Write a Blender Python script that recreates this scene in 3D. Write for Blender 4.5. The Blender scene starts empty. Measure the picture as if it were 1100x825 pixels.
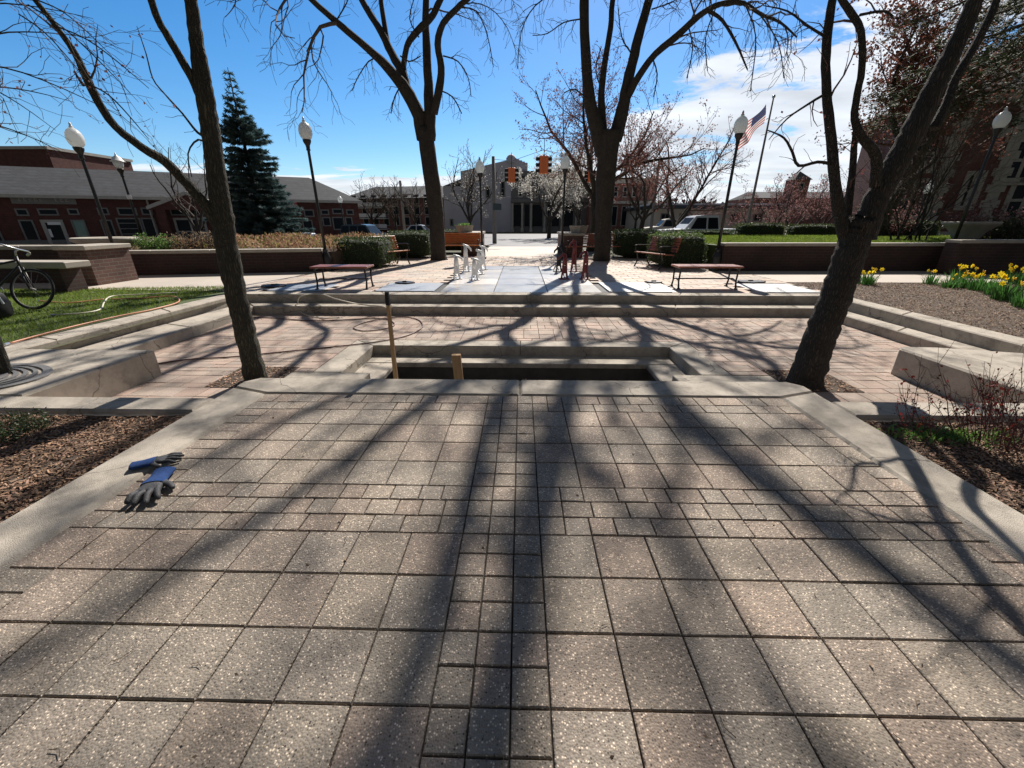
import bpy, bmesh, math, random
from mathutils import Vector, Matrix
R = math.radians
sc = bpy.context.scene
col = sc.collection

# ---------------------------------------------------------------- camera, sky, sun, exposure
PITCH = R(22.1); FPX = 430.0; YAW = R(1.234); EYE = 1.3
cam = bpy.data.cameras.new('camera'); cam.lens = FPX / 1100 * 36; cam.sensor_width = 36
cam.clip_start = 0.05; cam.clip_end = 3000
co = bpy.data.objects.new('camera', cam); col.objects.link(co)
co.location = (0, 0, EYE); co.rotation_euler = (math.pi / 2 - PITCH, 0, YAW)
sc.camera = co
SUN_EL = R(42); SUN_AZ = R(12)          # azimuth measured from +Y towards +X
w = bpy.data.worlds.new('World'); sc.world = w; w.use_nodes = True
nt = w.node_tree; nt.nodes.clear()
def N(nt, t, **k):
    n = nt.nodes.new(t)
    for a, b in k.items():
        if a.startswith('i_'): n.inputs[a[2:].replace('_', ' ')].default_value = b
        else: setattr(n, a, b)
    return n
def Lk(nt, a, b): nt.links.new(a, b)
def build_world():
    out = N(nt, 'ShaderNodeOutputWorld'); bg = N(nt, 'ShaderNodeBackground'); bg.inputs[1].default_value = 0.05
    sky = N(nt, 'ShaderNodeTexSky', sky_type='NISHITA'); sky.sun_disc = False
    sky.sun_elevation = SUN_EL; sky.sun_rotation = SUN_AZ; sky.air_density = 1.0; sky.dust_density = 0.3; sky.ozone_density = 4.0; sky.altitude = 200
    tc = N(nt, 'ShaderNodeTexCoord'); sep = N(nt, 'ShaderNodeSeparateXYZ'); Lk(nt, tc.outputs['Generated'], sep.inputs[0])
    def M(op, a, b=None, c=None):
        m = N(nt, 'ShaderNodeMath', operation=op)
        for i, v in enumerate((a, b, c)):
            if v is None: continue
            if isinstance(v, (int, float)): m.inputs[i].default_value = v
            else: Lk(nt, v, m.inputs[i])
        return m.outputs[0]
    x, y, z = sep.outputs
    zz = M('ADD', M('MAXIMUM', z, 0.0), 0.09)
    u = M('DIVIDE', x, zz); v = M('DIVIDE', y, zz)
    cv = N(nt, 'ShaderNodeCombineXYZ'); Lk(nt, M('MULTIPLY', u, 0.55), cv.inputs[0]); Lk(nt, v, cv.inputs[1])
    n1 = N(nt, 'ShaderNodeTexNoise', i_Scale=1.7, i_Detail=10.0, i_Roughness=0.66, i_Distortion=0.5); Lk(nt, cv.outputs[0], n1.inputs['Vector'])
    # band of cloud low down: higher on the right
    top = M('ADD', 0.11, M('MULTIPLY', M('MAXIMUM', M('ADD', x, -0.05), 0.0), 0.75))
    top = M('MINIMUM', top, 0.34)
    band = N(nt, 'ShaderNodeMapRange', interpolation_type='SMOOTHSTEP'); 
    Lk(nt, M('DIVIDE', z, top), band.inputs[0]); band.inputs[1].default_value = 0.55; band.inputs[2].default_value = 1.3; band.inputs[3].default_value = 0.19; band.inputs[4].default_value = -0.3
    dens = M('ADD', n1.outputs[0], band.outputs[0])
    mr = N(nt, 'ShaderNodeMapRange', interpolation_type='SMOOTHSTEP'); Lk(nt, dens, mr.inputs[0]); mr.inputs[1].default_value = 0.50; mr.inputs[2].default_value = 0.63
    n2 = N(nt, 'ShaderNodeTexNoise', i_Scale=1.7, i_Detail=5.0); Lk(nt, cv.outputs[0], n2.inputs['Vector'])
    cr = N(nt, 'ShaderNodeMapRange'); Lk(nt, n2.outputs[0], cr.inputs[0]); cr.inputs[1].default_value = .3; cr.inputs[2].default_value = .7; cr.inputs[3].default_value = 9.0; cr.inputs[4].default_value = 15.0
    cc = N(nt, 'ShaderNodeVectorMath', operation='SCALE'); cc.inputs[0].default_value = (0.93, 0.97, 1.03); Lk(nt, cr.outputs[0], cc.inputs['Scale'])
    hsv = N(nt, 'ShaderNodeHueSaturation'); hsv.inputs['Saturation'].default_value = 1.34; hsv.inputs['Value'].default_value = 1.62; Lk(nt, sky.outputs[0], hsv.inputs['Color'])
    mix = N(nt, 'ShaderNodeMix', data_type='RGBA'); Lk(nt, M('MULTIPLY', mr.outputs[0], 0.93), mix.inputs[0]); Lk(nt, hsv.outputs[0], mix.inputs[6]); Lk(nt, cc.outputs[0], mix.inputs[7])
    back = N(nt, 'ShaderNodeMapRange', interpolation_type='SMOOTHSTEP'); Lk(nt, M('SUBTRACT', y, z), back.inputs[0]); back.inputs[1].default_value = 0.28; back.inputs[2].default_value = -0.25
    ambient_dim = N(nt, 'ShaderNodeMix', data_type='RGBA'); Lk(nt, M('MULTIPLY', back.outputs[0], 0.92), ambient_dim.inputs[0]); Lk(nt, mix.outputs[2], ambient_dim.inputs[6]); ambient_dim.inputs[7].default_value = (1.35, 1.42, 1.55, 1)   # added grey over the unseen sky behind and overhead, dims the ambient light
    mix = ambient_dim
    Lk(nt, mix.outputs[2], bg.inputs[0]); Lk(nt, bg.outputs[0], out.inputs[0])
build_world()
sl = bpy.data.lights.new('sun', 'SUN'); sl.energy = 5.0; sl.angle = R(0.53); sl.color = (1.0, 0.93, 0.84)
so = bpy.data.objects.new('sun', sl); col.objects.link(so)
sd = Vector((math.sin(SUN_AZ) * math.cos(SUN_EL), math.cos(SUN_AZ) * math.cos(SUN_EL), math.sin(SUN_EL)))
so.rotation_euler = sd.to_track_quat('Z', 'Y').to_euler()
so.location = sd * 60
sc.view_settings.view_transform = 'Standard'; sc.view_settings.look = 'None'; sc.view_settings.gamma = 1
sc.view_settings.use_curve_mapping = False; sc.view_settings.exposure = 0.64

# ---------------------------------------------------------------- survey helpers (photo pixel -> world point on a known plane)
def ray(px, py):
    r = px - 550; u = 412.5 - py
    f = FPX * math.cos(PITCH) + u * math.sin(PITCH); v = u * math.cos(PITCH) - FPX * math.sin(PITCH)
    return Vector((r * math.cos(YAW) - f * math.sin(YAW), r * math.sin(YAW) + f * math.cos(YAW), v))
def G(px, py, z=0.0):
    d = ray(px, py); t = (z - EYE) / d.z
    return Vector((d.x * t, d.y * t, z))
def P(px, py, Y):
    d = ray(px, py); t = Y / d.y
    return Vector((d.x * t, Y, EYE + d.z * t))
def pxm(p):                      # metres per photo pixel at a world point
    q = Vector(p) - Vector((0, 0, EYE))
    f = Vector((-math.sin(YAW) * math.cos(PITCH), math.cos(YAW) * math.cos(PITCH), -math.sin(PITCH)))
    return q.dot(f) / FPX

# ---------------------------------------------------------------- mesh helpers
class MB:
    def __init__(s): s.v = []; s.f = []; s.c = []; s.mi = []
    def add(s, vs, fs, c=None, mi=0):
        b = len(s.v); s.v.extend(vs)
        for f in fs:
            s.f.append(tuple(i + b for i in f)); s.c.append(c); s.mi.append(mi)
    def box(s, c, size, rz=0.0, rx=0.0, ry=0.0, col=None, mi=0, bev=0.0, taper=1.0):
        hx, hy, hz = size[0] / 2, size[1] / 2, size[2] / 2
        m = Matrix.Translation(c) @ Matrix.Rotation(rz, 4, 'Z') @ Matrix.Rotation(ry, 4, 'Y') @ Matrix.Rotation(rx, 4, 'X')
        if bev <= 0:
            vs = [(-hx, -hy, -hz), (hx, -hy, -hz), (hx, hy, -hz), (-hx, hy, -hz), (-hx * taper, -hy * taper, hz), (hx * taper, -hy * taper, hz), (hx * taper, hy * taper, hz), (-hx * taper, hy * taper, hz)]
            fs = [(0, 3, 2, 1), (4, 5, 6, 7), (0, 1, 5, 4), (1, 2, 6, 5), (2, 3, 7, 6), (3, 0, 4, 7)]
        else:
            b = min(bev, hx * .9, hy * .9, hz * .9); vs = []; rings = [(hx - b, hy - b, -hz), (hx, hy, -hz + b), (hx, hy, hz - b), (hx - b, hy - b, hz)]
            fs = []
            for (a, d, z) in rings:
                e = b * .7 if a == hx else b * .7
                vs += [(-a + e, -d, z), (a - e, -d, z), (a, -d + e, z), (a, d - e, z), (a - e, d, z), (-a + e, d, z), (-a, d - e, z), (-a, -d + e, z)]
            for k in range(3):
                for i in range(8):
                    j = (i + 1) % 8; fs.append((k * 8 + i, k * 8 + j, k * 8 + 8 + j, k * 8 + 8 + i))
            fs.append(tuple(range(7, -1, -1))); fs.append(tuple(range(24, 32)))
        s.add([tuple(m @ Vector(p)) for p in vs], fs, col, mi)
    def prism(s, poly, z0, z1, col=None, mi=0, bev=0.0):      # poly CCW in XY
        n = len(poly)
        if bev:
            cx = sum(p[0] for p in poly) / n; cy = sum(p[1] for p in poly) / n
            ins = []
            for i in range(n):
                p0, p1, p2 = Vector(poly[i - 1]), Vector(poly[i]), Vector(poly[(i + 1) % n])
                a = (p1 - p0).normalized(); b = (p2 - p1).normalized()
                na = Vector((-a.y, a.x)); nb = Vector((-b.y, b.x)); m = (na + nb)
                m = m / max(.3, m.length_squared / 2)
                ins.append(p1 + m * bev)
            vs = [(p[0], p[1], z0) for p in poly] + [(p[0], p[1], z1 - bev) for p in poly] + [(p.x, p.y, z1) for p in ins]
            fs = [tuple(range(n - 1, -1, -1)), tuple(range(2 * n, 3 * n))]
            for k in range(2):
                for i in range(n):
                    j = (i + 1) % n; fs.append((k * n + i, k * n + j, (k + 1) * n + j, (k + 1) * n + i))
        else:
            vs = [(p[0], p[1], z0) for p in poly] + [(p[0], p[1], z1) for p in poly]
            fs = [tuple(range(n - 1, -1, -1)), tuple(range(n, 2 * n))]
            for i in range(n):
                j = (i + 1) % n; fs.append((i, j, n + j, n + i))
        s.add(vs, fs, col, mi)
    def tube(s, pts, rad, sides=6, cap=True, col=None, mi=0):
        n = len(pts); 
        if n < 2: return
        vs = []; t0 = (pts[1] - pts[0]).normalized()
        a = t0.orthogonal().normalized()
        for i in range(n):
            t = (pts[min(i + 1, n - 1)] - pts[max(i - 1, 0)])
            if t.length < 1e-9: t = t0
            t = t.normalized(); a = (a - t * a.dot(t))
            if a.length < 1e-6: a = t.orthogonal()
            a.normalize(); b = t.cross(a); r = rad[i] if isinstance(rad, (list, tuple)) else rad
            for k in range(sides):
                th = 2 * math.pi * k / sides
                p = pts[i] + (a * math.cos(th) + b * math.sin(th)) * r; vs.append((p.x, p.y, p.z))
        fs = []
        for i in range(n - 1):
            for k in range(sides):
                j = (k + 1) % sides; fs.append((i * sides + k, i * sides + j, (i + 1) * sides + j, (i + 1) * sides + k))
        if cap: fs.append(tuple(range(sides - 1, -1, -1))); fs.append(tuple((n - 1) * sides + k for k in range(sides)))
        s.add(vs, fs, col, mi)
    def lathe(s, prof, c=(0, 0, 0), sides=16, col=None, mi=0):   # prof [(r,z)]
        vs = []; fs = []
        for r, z in prof:
            for k in range(sides):
                th = 2 * math.pi * k / sides; vs.append((c[0] + r * math.cos(th), c[1] + r * math.sin(th), c[2] + z))
        for i in range(len(prof) - 1):
            for k in range(sides):
                j = (k + 1) % sides; fs.append((i * sides + k, i * sides + j, (i + 1) * sides + j, (i + 1) * sides + k))
        fs.append(tuple(range(sides - 1, -1, -1))); fs.append(tuple((len(prof) - 1) * sides + k for k in range(sides)))
        s.add(vs, fs, col, mi)
    def leaf(s, p, size, rng, asp=.5, col=None, mi=0, up=0.0):
        d = Vector((rng.gauss(0, 1), rng.gauss(0, 1), rng.gauss(0, 1) + up)).normalized(); e = d.orthogonal().normalized()
        e = (Matrix.Rotation(rng.uniform(0, 6.28), 3, d) @ e) * size * asp / 2; d = d * size
        a = p; s.add([tuple(a), tuple(a + d * .5 + e), tuple(a + d), tuple(a + d * .5 - e)], [(0, 1, 2, 3)], col, mi)
    def build(s, name, mat, parent=None, smooth=False, world=False, **props):
        me = bpy.data.meshes.new(name)
        off = Vector((0, 0, 0))
        vs = s.v
        if world and parent is not None:
            off = parent.matrix_basis.inverted(); vs = [tuple(off @ Vector(p)) for p in s.v]
        me.from_pydata(vs, [], s.f)
        mats = mat if isinstance(mat, (list, tuple)) else [mat]
        for m in mats: me.materials.append(m)
        if len(mats) > 1: me.polygons.foreach_set('material_index', s.mi)
        if smooth: me.polygons.foreach_set('use_smooth', [True] * len(s.f))
        if any(c is not None for c in s.c):
            at = me.color_attributes.new('tint', 'FLOAT_COLOR', 'CORNER'); buf = []
            for f, c in zip(s.f, s.c):
                c = c or (1, 1, 1); buf.extend([c[0], c[1], c[2], 1.0] * len(f))
            at.data.foreach_set('color', buf)
        me.update()
        o = bpy.data.objects.new(name, me); col.objects.link(o)
        if parent is not None: o.parent = parent
        for k, v in props.items(): o[k] = v
        return o
def thing(name, label, cat, loc=(0, 0, 0), rz=0.0, group=None):
    o = bpy.data.objects.new(name, None); col.objects.link(o); o.empty_display_size = .2
    o.location = loc; o.rotation_euler = (0, 0, rz); o.matrix_basis = Matrix.Translation(loc) @ Matrix.Rotation(rz, 4, 'Z')
    o['label'] = label; o['category'] = cat
    if group: o['group'] = group
    return o
def dup(root, loc, rz, label):
    r = root.copy(); col.objects.link(r); r.location = loc; r.rotation_euler = (0, 0, rz); r['label'] = label
    for ch in list(root.children):
        c = ch.copy(); col.objects.link(c); c.parent = r
        for g in ch.children:
            e = g.copy(); col.objects.link(e); e.parent = c
    return r
def struct(mb, name, mat, **k): return mb.build(name, mat, kind='structure', **k)

# ---------------------------------------------------------------- materials
def mat(name, base=(.5, .5, .5), rough=.8, metal=0.0, var=0.0, vscale=3.0, detail=8.0, c2=None, bump=0.0, bscale=40.0, spec=.5, tint=False, transl=0.0, stain=None, extra=None, coord='Object', emit=None, trans=0.0, stretch=None):
    m = bpy.data.materials.new(name); m.use_nodes = True; t = m.node_tree; b = t.nodes['Principled BSDF']
    b.inputs['Roughness'].default_value = rough; b.inputs['Metallic'].default_value = metal; b.inputs['Specular IOR Level'].default_value = spec
    b.inputs['Transmission Weight'].default_value = trans
    tc = N(t, 'ShaderNodeTexCoord'); vec = tc.outputs[coord]
    if stretch:
        mp = N(t, 'ShaderNodeMapping'); mp.inputs['Scale'].default_value = stretch; Lk(t, vec, mp.inputs[0]); vec = mp.outputs[0]
    colr = None
    rgb = N(t, 'ShaderNodeRGB'); rgb.outputs[0].default_value = (*base, 1); colr = rgb.outputs[0]
    if var or c2:
        n = N(t, 'ShaderNodeTexNoise', i_Scale=vscale, i_Detail=detail, i_Roughness=.65); Lk(t, vec, n.inputs['Vector'])
        mr = N(t, 'ShaderNodeMapRange'); Lk(t, n.outputs[0], mr.inputs[0]); mr.inputs[1].default_value = .32; mr.inputs[2].default_value = .68
        mx = N(t, 'ShaderNodeMix', data_type='RGBA'); Lk(t, mr.outputs[0], mx.inputs[0])
        mx.inputs[6].default_value = (*base, 1); mx.inputs[7].default_value = (*(c2 or tuple(x * (1 - var) for x in base)), 1); colr = mx.outputs[2]
    if stain:                       # stain: (scale, lo, hi, factor)
        n = N(t, 'ShaderNodeTexNoise', i_Scale=stain[0], i_Detail=6.0, i_Roughness=.7); Lk(t, vec, n.inputs['Vector'])
        mr = N(t, 'ShaderNodeMapRange', interpolation_type='SMOOTHSTEP'); Lk(t, n.outputs[0], mr.inputs[0]); mr.inputs[1].default_value = stain[1]; mr.inputs[2].default_value = stain[2]; mr.inputs[3].default_value = 1.0; mr.inputs[4].default_value = stain[3]
        sm = N(t, 'ShaderNodeMix', data_type='RGBA', blend_type='MULTIPLY'); sm.inputs[0].default_value = 1; Lk(t, colr, sm.inputs[6]); Lk(t, mr.outputs[0], sm.inputs[7]); colr = sm.outputs[2]
    h = None
    if extra: colr, h = extra(t, vec, colr, b)
    if tint:
        a = N(t, 'ShaderNodeVertexColor', layer_name='tint'); tm = N(t, 'ShaderNodeMix', data_type='RGBA', blend_type='MULTIPLY'); tm.inputs[0].default_value = 1
        Lk(t, colr, tm.inputs[6]); Lk(t, a.outputs[0], tm.inputs[7]); colr = tm.outputs[2]
    Lk(t, colr, b.inputs['Base Color'])
    if bump:
        if h is None:
            n = N(t, 'ShaderNodeTexNoise', i_Scale=bscale, i_Detail=6.0, i_Roughness=.7); Lk(t, vec, n.inputs['Vector']); h = n.outputs[0]
        bp = N(t, 'ShaderNodeBump'); bp.inputs['Strength'].default_value = min(1, bump); bp.inputs['Distance'].default_value = .01 * max(1, bump); Lk(t, h, bp.inputs['Height']); Lk(t, bp.outputs[0], b.inputs['Normal'])
    if transl:
        tr = N(t, 'ShaderNodeBsdfTranslucent'); Lk(t, colr, tr.inputs[0]); ms = N(t, 'ShaderNodeMixShader'); ms.inputs[0].default_value = transl
        Lk(t, b.outputs[0], ms.inputs[1]); Lk(t, tr.outputs[0], ms.inputs[2]); Lk(t, ms.outputs[0], t.nodes['Material Output'].inputs[0])
    return m
def pebbles(scale, amount, lo, hi):
    def ex(t, vec, colr, b):
        v = N(t, 'ShaderNodeTexVoronoi', i_Scale=scale); Lk(t, vec, v.inputs['Vector'])
        nn = N(t, 'ShaderNodeTexNoise', i_Scale=scale * .45, i_Detail=3.0); Lk(t, vec, nn.inputs['Vector'])
        sp = N(t, 'ShaderNodeSeparateColor'); Lk(t, v.outputs['Color'], sp.inputs[0])
        cr = N(t, 'ShaderNodeValToRGB'); e = cr.color_ramp.elements; e[0].position = 0; e[0].color = (*lo, 1); e[1].position = 1; e[1].color = (*hi, 1)
        for pos, c in ((.22, tuple((a * .75 + .25 * b_) for a, b_ in zip(lo, hi))), (.5, (1, 1, 1)), (.78, (1.25, 1.15, 1.02)), (.9, tuple(hi))):
            q = e.new(pos); q.color = (*c, 1)
        Lk(t, sp.outputs[0], cr.inputs[0])
        mask = N(t, 'ShaderNodeMapRange'); Lk(t, v.outputs['Distance'], mask.inputs[0]); mask.inputs[1].default_value = .28; mask.inputs[2].default_value = .5; mask.inputs[3].default_value = amount; mask.inputs[4].default_value = amount * .1
        m2 = N(t, 'ShaderNodeMix', data_type='RGBA', blend_type='MULTIPLY'); Lk(t, mask.outputs[0], m2.inputs[0]); Lk(t, colr, m2.inputs[6]); Lk(t, cr.outputs[0], m2.inputs[7])
        d2 = N(t, 'ShaderNodeMath', operation='SUBTRACT'); d2.inputs[0].default_value = 1; Lk(t, v.outputs['Distance'], d2.inputs[1])
        return m2.outputs[2], d2.outputs[0]
    return ex
def bricks(c1, c2, mortar, bw=.22, bh=.075, ax='XZ', sq=1.0):
    def ex(t, vec, colr, b):
        sx = N(t, 'ShaderNodeSeparateXYZ'); Lk(t, vec, sx.inputs[0]); cb = N(t, 'ShaderNodeCombineXYZ')
        ad = N(t, 'ShaderNodeMath', operation='ADD'); Lk(t, sx.outputs[0], ad.inputs[0]); Lk(t, sx.outputs[1], ad.inputs[1])
        Lk(t, ad.outputs[0], cb.inputs[0]); Lk(t, sx.outputs[2], cb.inputs[1])
        br = N(t, 'ShaderNodeTexBrick'); Lk(t, cb.outputs[0], br.inputs['Vector']); br.inputs['Scale'].default_value = 1
        br.inputs['Color1'].default_value = (*c1, 1); br.inputs['Color2'].default_value = (*c2, 1); br.inputs['Mortar'].default_value = (*mortar, 1)
        br.inputs['Brick Width'].default_value = bw; br.inputs['Row Height'].default_value = bh; br.inputs['Mortar Size'].default_value = bh * .09
        n = N(t, 'ShaderNodeTexNoise', i_Scale=2.0, i_Detail=8.0); Lk(t, vec, n.inputs['Vector'])
        mr = N(t, 'ShaderNodeMapRange'); Lk(t, n.outputs[0], mr.inputs[0]); mr.inputs[1].default_value = .3; mr.inputs[2].default_value = .7; mr.inputs[3].default_value = .7; mr.inputs[4].default_value = 1.15
        mm = N(t, 'ShaderNodeMix', data_type='RGBA', blend_type='MULTIPLY'); mm.inputs[0].default_value = 1; Lk(t, br.outputs[0], mm.inputs[6]); Lk(t, mr.outputs[0], mm.inputs[7])
        inv = N(t, 'ShaderNodeMath', operation='SUBTRACT'); inv.inputs[0].default_value = 1; Lk(t, br.outputs['Fac'], inv.inputs[1])
        return mm.outputs[2], inv.outputs[0]
    return ex
def barkx(t, vec, colr, b):
    mp = N(t, 'ShaderNodeMapping'); mp.inputs['Scale'].default_value = (1, 1, .16); Lk(t, vec, mp.inputs[0])
    v = N(t, 'ShaderNodeTexVoronoi', feature='DISTANCE_TO_EDGE', i_Scale=62.0); 
    n = N(t, 'ShaderNodeTexNoise', i_Scale=7.0, i_Detail=7.0, i_Distortion=.6); Lk(t, mp.outputs[0], n.inputs['Vector'])
    ad = N(t, 'ShaderNodeVectorMath', operation='ADD'); sc_ = N(t, 'ShaderNodeVectorMath', operation='SCALE'); sc_.inputs['Scale'].default_value = .12
    Lk(t, n.outputs['Color'], sc_.inputs[0]); Lk(t, mp.outputs[0], ad.inputs[0]); Lk(t, sc_.outputs[0], ad.inputs[1]); Lk(t, ad.outputs[0], v.inputs['Vector'])
    mr = N(t, 'ShaderNodeMapRange'); Lk(t, v.outputs['Distance'], mr.inputs[0]); mr.inputs[2].default_value = .3; mr.inputs[3].default_value = .5; mr.inputs[4].default_value = 1.15
    m2 = N(t, 'ShaderNodeMix', data_type='RGBA', blend_type='MULTIPLY'); m2.inputs[0].default_value = 1; Lk(t, colr, m2.inputs[6]); Lk(t, mr.outputs[0], m2.inputs[7])
    return m2.outputs[2], mr.outputs[0]
M = {}
M['paver'] = mat('aggregate_paver', (.32, .272, .225), .85, c2=(.205, .178, .15), vscale=3.0, bump=.32, tint=True, stain=(1.3, .46, .66, .62), extra=pebbles(150, 1.0, (.12, .11, .10), (3.1, 3.0, 2.85)))
M['paver2'] = mat('lower_paver', (.42, .335, .28), .85, c2=(.30, .24, .20), vscale=2.0, bump=.3, tint=True, stain=(.9, .5, .75, .75), extra=pebbles(120, .6, (.45, .42, .42), (1.5, 1.45, 1.4)))
M['slab'] = mat('plaza_paver', (.50, .42, .34), .75, c2=(.40, .345, .30), vscale=1.2, bump=.3, bscale=60, tint=True, stain=(.6, .5, .75, .8))
def concx(t, vec, colr, b):
    c, h = pebbles(220, .25, (.6, .6, .6), (1.3, 1.3, 1.3))(t, vec, colr, b)
    n = N(t, 'ShaderNodeTexNoise', i_Scale=3.0, i_Detail=8.0); Lk(t, vec, n.inputs['Vector'])
    s1 = N(t, 'ShaderNodeVectorMath', operation='SCALE'); s1.inputs['Scale'].default_value = .35; Lk(t, n.outputs['Color'], s1.inputs[0]); a1 = N(t, 'ShaderNodeVectorMath', operation='ADD'); Lk(t, vec, a1.inputs[0]); Lk(t, s1.outputs[0], a1.inputs[1])
    v = N(t, 'ShaderNodeTexVoronoi', feature='DISTANCE_TO_EDGE', i_Scale=.8); Lk(t, a1.outputs[0], v.inputs['Vector'])
    m = N(t, 'ShaderNodeMapRange'); Lk(t, v.outputs['Distance'], m.inputs[0]); m.inputs[1].default_value = .001; m.inputs[2].default_value = .006; m.inputs[3].default_value = .45; m.inputs[4].default_value = 1.0
    n2 = N(t, 'ShaderNodeTexNoise', i_Scale=9.0, i_Detail=10.0, i_Roughness=.8); Lk(t, vec, n2.inputs['Vector'])
    m2 = N(t, 'ShaderNodeMapRange', interpolation_type='SMOOTHSTEP'); Lk(t, n2.outputs[0], m2.inputs[0]); m2.inputs[1].default_value = .36; m2.inputs[2].default_value = .56; m2.inputs[3].default_value = .84; m2.inputs[4].default_value = 1.05
    mu = N(t, 'ShaderNodeMath', operation='MULTIPLY'); Lk(t, m.outputs[0], mu.inputs[0]); Lk(t, m2.outputs[0], mu.inputs[1])
    x = N(t, 'ShaderNodeMix', data_type='RGBA', blend_type='MULTIPLY'); x.inputs[0].default_value = 1; Lk(t, c, x.inputs[6]); Lk(t, mu.outputs[0], x.inputs[7]); return x.outputs[2], h
M['conc'] = mat('concrete', (.46, .41, .345), .88, c2=(.36, .32, .265), vscale=2.2, bump=.35, bscale=90, stain=(2.6, .47, .66, .62), extra=concx)
M['basinw'] = mat('shade_dark_basin', (.10, .092, .08), .8, var=.4, vscale=5, bump=.3)  # concrete basin wall, shade on its risers put into the dark colour
M['wet'] = mat('wet_stone', (.60, .56, .50), .30, c2=(.34, .34, .35), vscale=1.2, bump=.15, bscale=30, tint=True)
M['padgrey'] = mat('shade_tinted_pad', (.30, .33, .38), .5, c2=(.22, .25, .29), vscale=3, bump=.1)  # blue-grey reflection in shade painted into the pad colour
M['padwhite'] = mat('pale_pad', (.62, .62, .60), .5, c2=(.5, .5, .49), vscale=3, bump=.1)
M['sand'] = mat('joint_sand', (.075, .062, .052), .95, var=.5, vscale=40)
M['asphalt'] = mat('asphalt', (.16, .165, .18), .75, c2=(.10, .105, .115), vscale=.5, bump=.3, bscale=60)
M['path'] = mat('path_paving', (.50, .44, .38), .75, c2=(.40, .35, .30), vscale=.8, bump=.2)
M['earth'] = mat('earth', (.09, .085, .05), .95, c2=(.06, .065, .03), vscale=.6)
M['lawnbase'] = mat('lawn_soil', (.07, .10, .025), .95, c2=(.05, .065, .02), vscale=4)
M['grass'] = mat('grass', (.21, .31, .06), .7, c2=(.10, .17, .03), vscale=1.4, transl=.45, tint=True)
M['mulchb'] = mat('mulch_soil', (.06, .042, .03), .95, c2=(.11, .078, .055), vscale=22, bump=1.5, bscale=40)
M['chip'] = mat('mulch_chip', (.25, .16, .11), .9, tint=True)
M['chip2'] = mat('pale_mulch_chip', (.40, .29, .22), .9, tint=True)
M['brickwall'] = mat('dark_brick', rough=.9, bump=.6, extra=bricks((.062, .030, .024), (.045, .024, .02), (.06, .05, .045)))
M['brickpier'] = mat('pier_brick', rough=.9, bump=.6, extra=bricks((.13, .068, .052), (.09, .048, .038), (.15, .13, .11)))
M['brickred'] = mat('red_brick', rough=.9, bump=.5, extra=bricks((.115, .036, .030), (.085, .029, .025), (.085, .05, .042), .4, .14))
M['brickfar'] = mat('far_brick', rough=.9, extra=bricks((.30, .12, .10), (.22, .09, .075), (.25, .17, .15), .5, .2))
M['court'] = mat('court_brick', rough=.9, bump=.5, extra=bricks((.15, .05, .042), (.12, .04, .035), (.13, .08, .07), .26, .09))
M['stone'] = mat('cut_stone', (.36, .33, .29), .85, c2=(.27, .25, .22), vscale=4, bump=.3)
M['cap'] = mat('cap_stone', (.42, .38, .32), .8, c2=(.30, .27, .23), vscale=3, bump=.3)
def shing(t, vec, colr, b):
    c, h = bricks((.048, .055, .068), (.037, .042, .052), (.028, .031, .038), .9, .28)(t, vec, colr, b); return c, h
M['shingle'] = mat('grey_shingle', rough=.9, bump=.4, extra=shing)
M['trim'] = mat('pale_trim', (.42, .40, .37), .7, var=.2)
M['trimd'] = mat('grey_trim', (.20, .195, .19), .7, var=.2)
M['glassd'] = mat('window_glass', (.012, .018, .024), .2, spec=.1)
M['glassb'] = mat('bright_window_glass', (.10, .22, .22), .1, spec=.9)
M['grey'] = mat('blue_grey_paint', (.56, .55, .60), .8, c2=(.47, .46, .51), vscale=.4)
M['white'] = mat('white_paint', (.78, .79, .80), .4, var=.12, vscale=8)
M['cream'] = mat('cream_wall', (.55, .52, .46), .8, var=.2, vscale=.5)
M['black'] = mat('black_iron', (.012, .012, .014), .42, spec=.5, var=.3)
M['blackmatte'] = mat('black_rubber', (.015, .015, .016), .8)
M['wood'] = mat('orange_wood', (.72, .24, .06), .38, c2=(.42, .13, .04), vscale=5, stretch=(1, 8, 8), bump=.2)
M['woodred'] = mat('red_brown_wood', (.40, .13, .07), .34, c2=(.26, .08, .045), vscale=5, stretch=(1, 8, 8), bump=.2)
M['lumber'] = mat('lumber', (.52, .33, .17), .8, c2=(.38, .23, .11), vscale=6, stretch=(6, 6, .7), bump=.4)
M['bark'] = mat('grey_bark', (.095, .080, .064), .95, c2=(.06, .052, .044), vscale=5, bump=3.4, extra=barkx)
M['barkg'] = mat('mossy_bark', (.105, .096, .066), .95, c2=(.062, .058, .044), vscale=3, bump=3.4, extra=barkx)
M['twig'] = mat('twig', (.10, .075, .06), .9)
M['twigr'] = mat('reddish_twig', (.13, .065, .055), .9)
M['bud'] = mat('bud', (.22, .10, .085), .8, transl=.35, tint=True)
M['pink'] = mat('pink_blossom', (.25, .135, .125), .8, transl=.4, tint=True)
M['pear'] = mat('white_blossom', (.62, .60, .55), .8, transl=.4, tint=True)
M['brownleaf'] = mat('brown_leaf', (.17, .07, .05), .8, transl=.35, tint=True)
M['spruce'] = mat('spruce_needle', (.075, .125, .115), .75, transl=.25, tint=True)
M['pine'] = mat('pine_needle', (.06, .085, .035), .75, transl=.2, tint=True)
M['hedge'] = mat('hedge_leaf', (.055, .085, .03), .55, transl=.3, tint=True)
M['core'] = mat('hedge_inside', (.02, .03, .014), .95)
M['dry'] = mat('dry_stem', (.34, .25, .17), .85, transl=.3, tint=True)
M['leafg'] = mat('fresh_leaf', (.12, .22, .05), .55, transl=.4, tint=True)
M['yellow'] = mat('yellow_petal', (.85, .66, .03), .6, transl=.4, tint=True)
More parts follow.
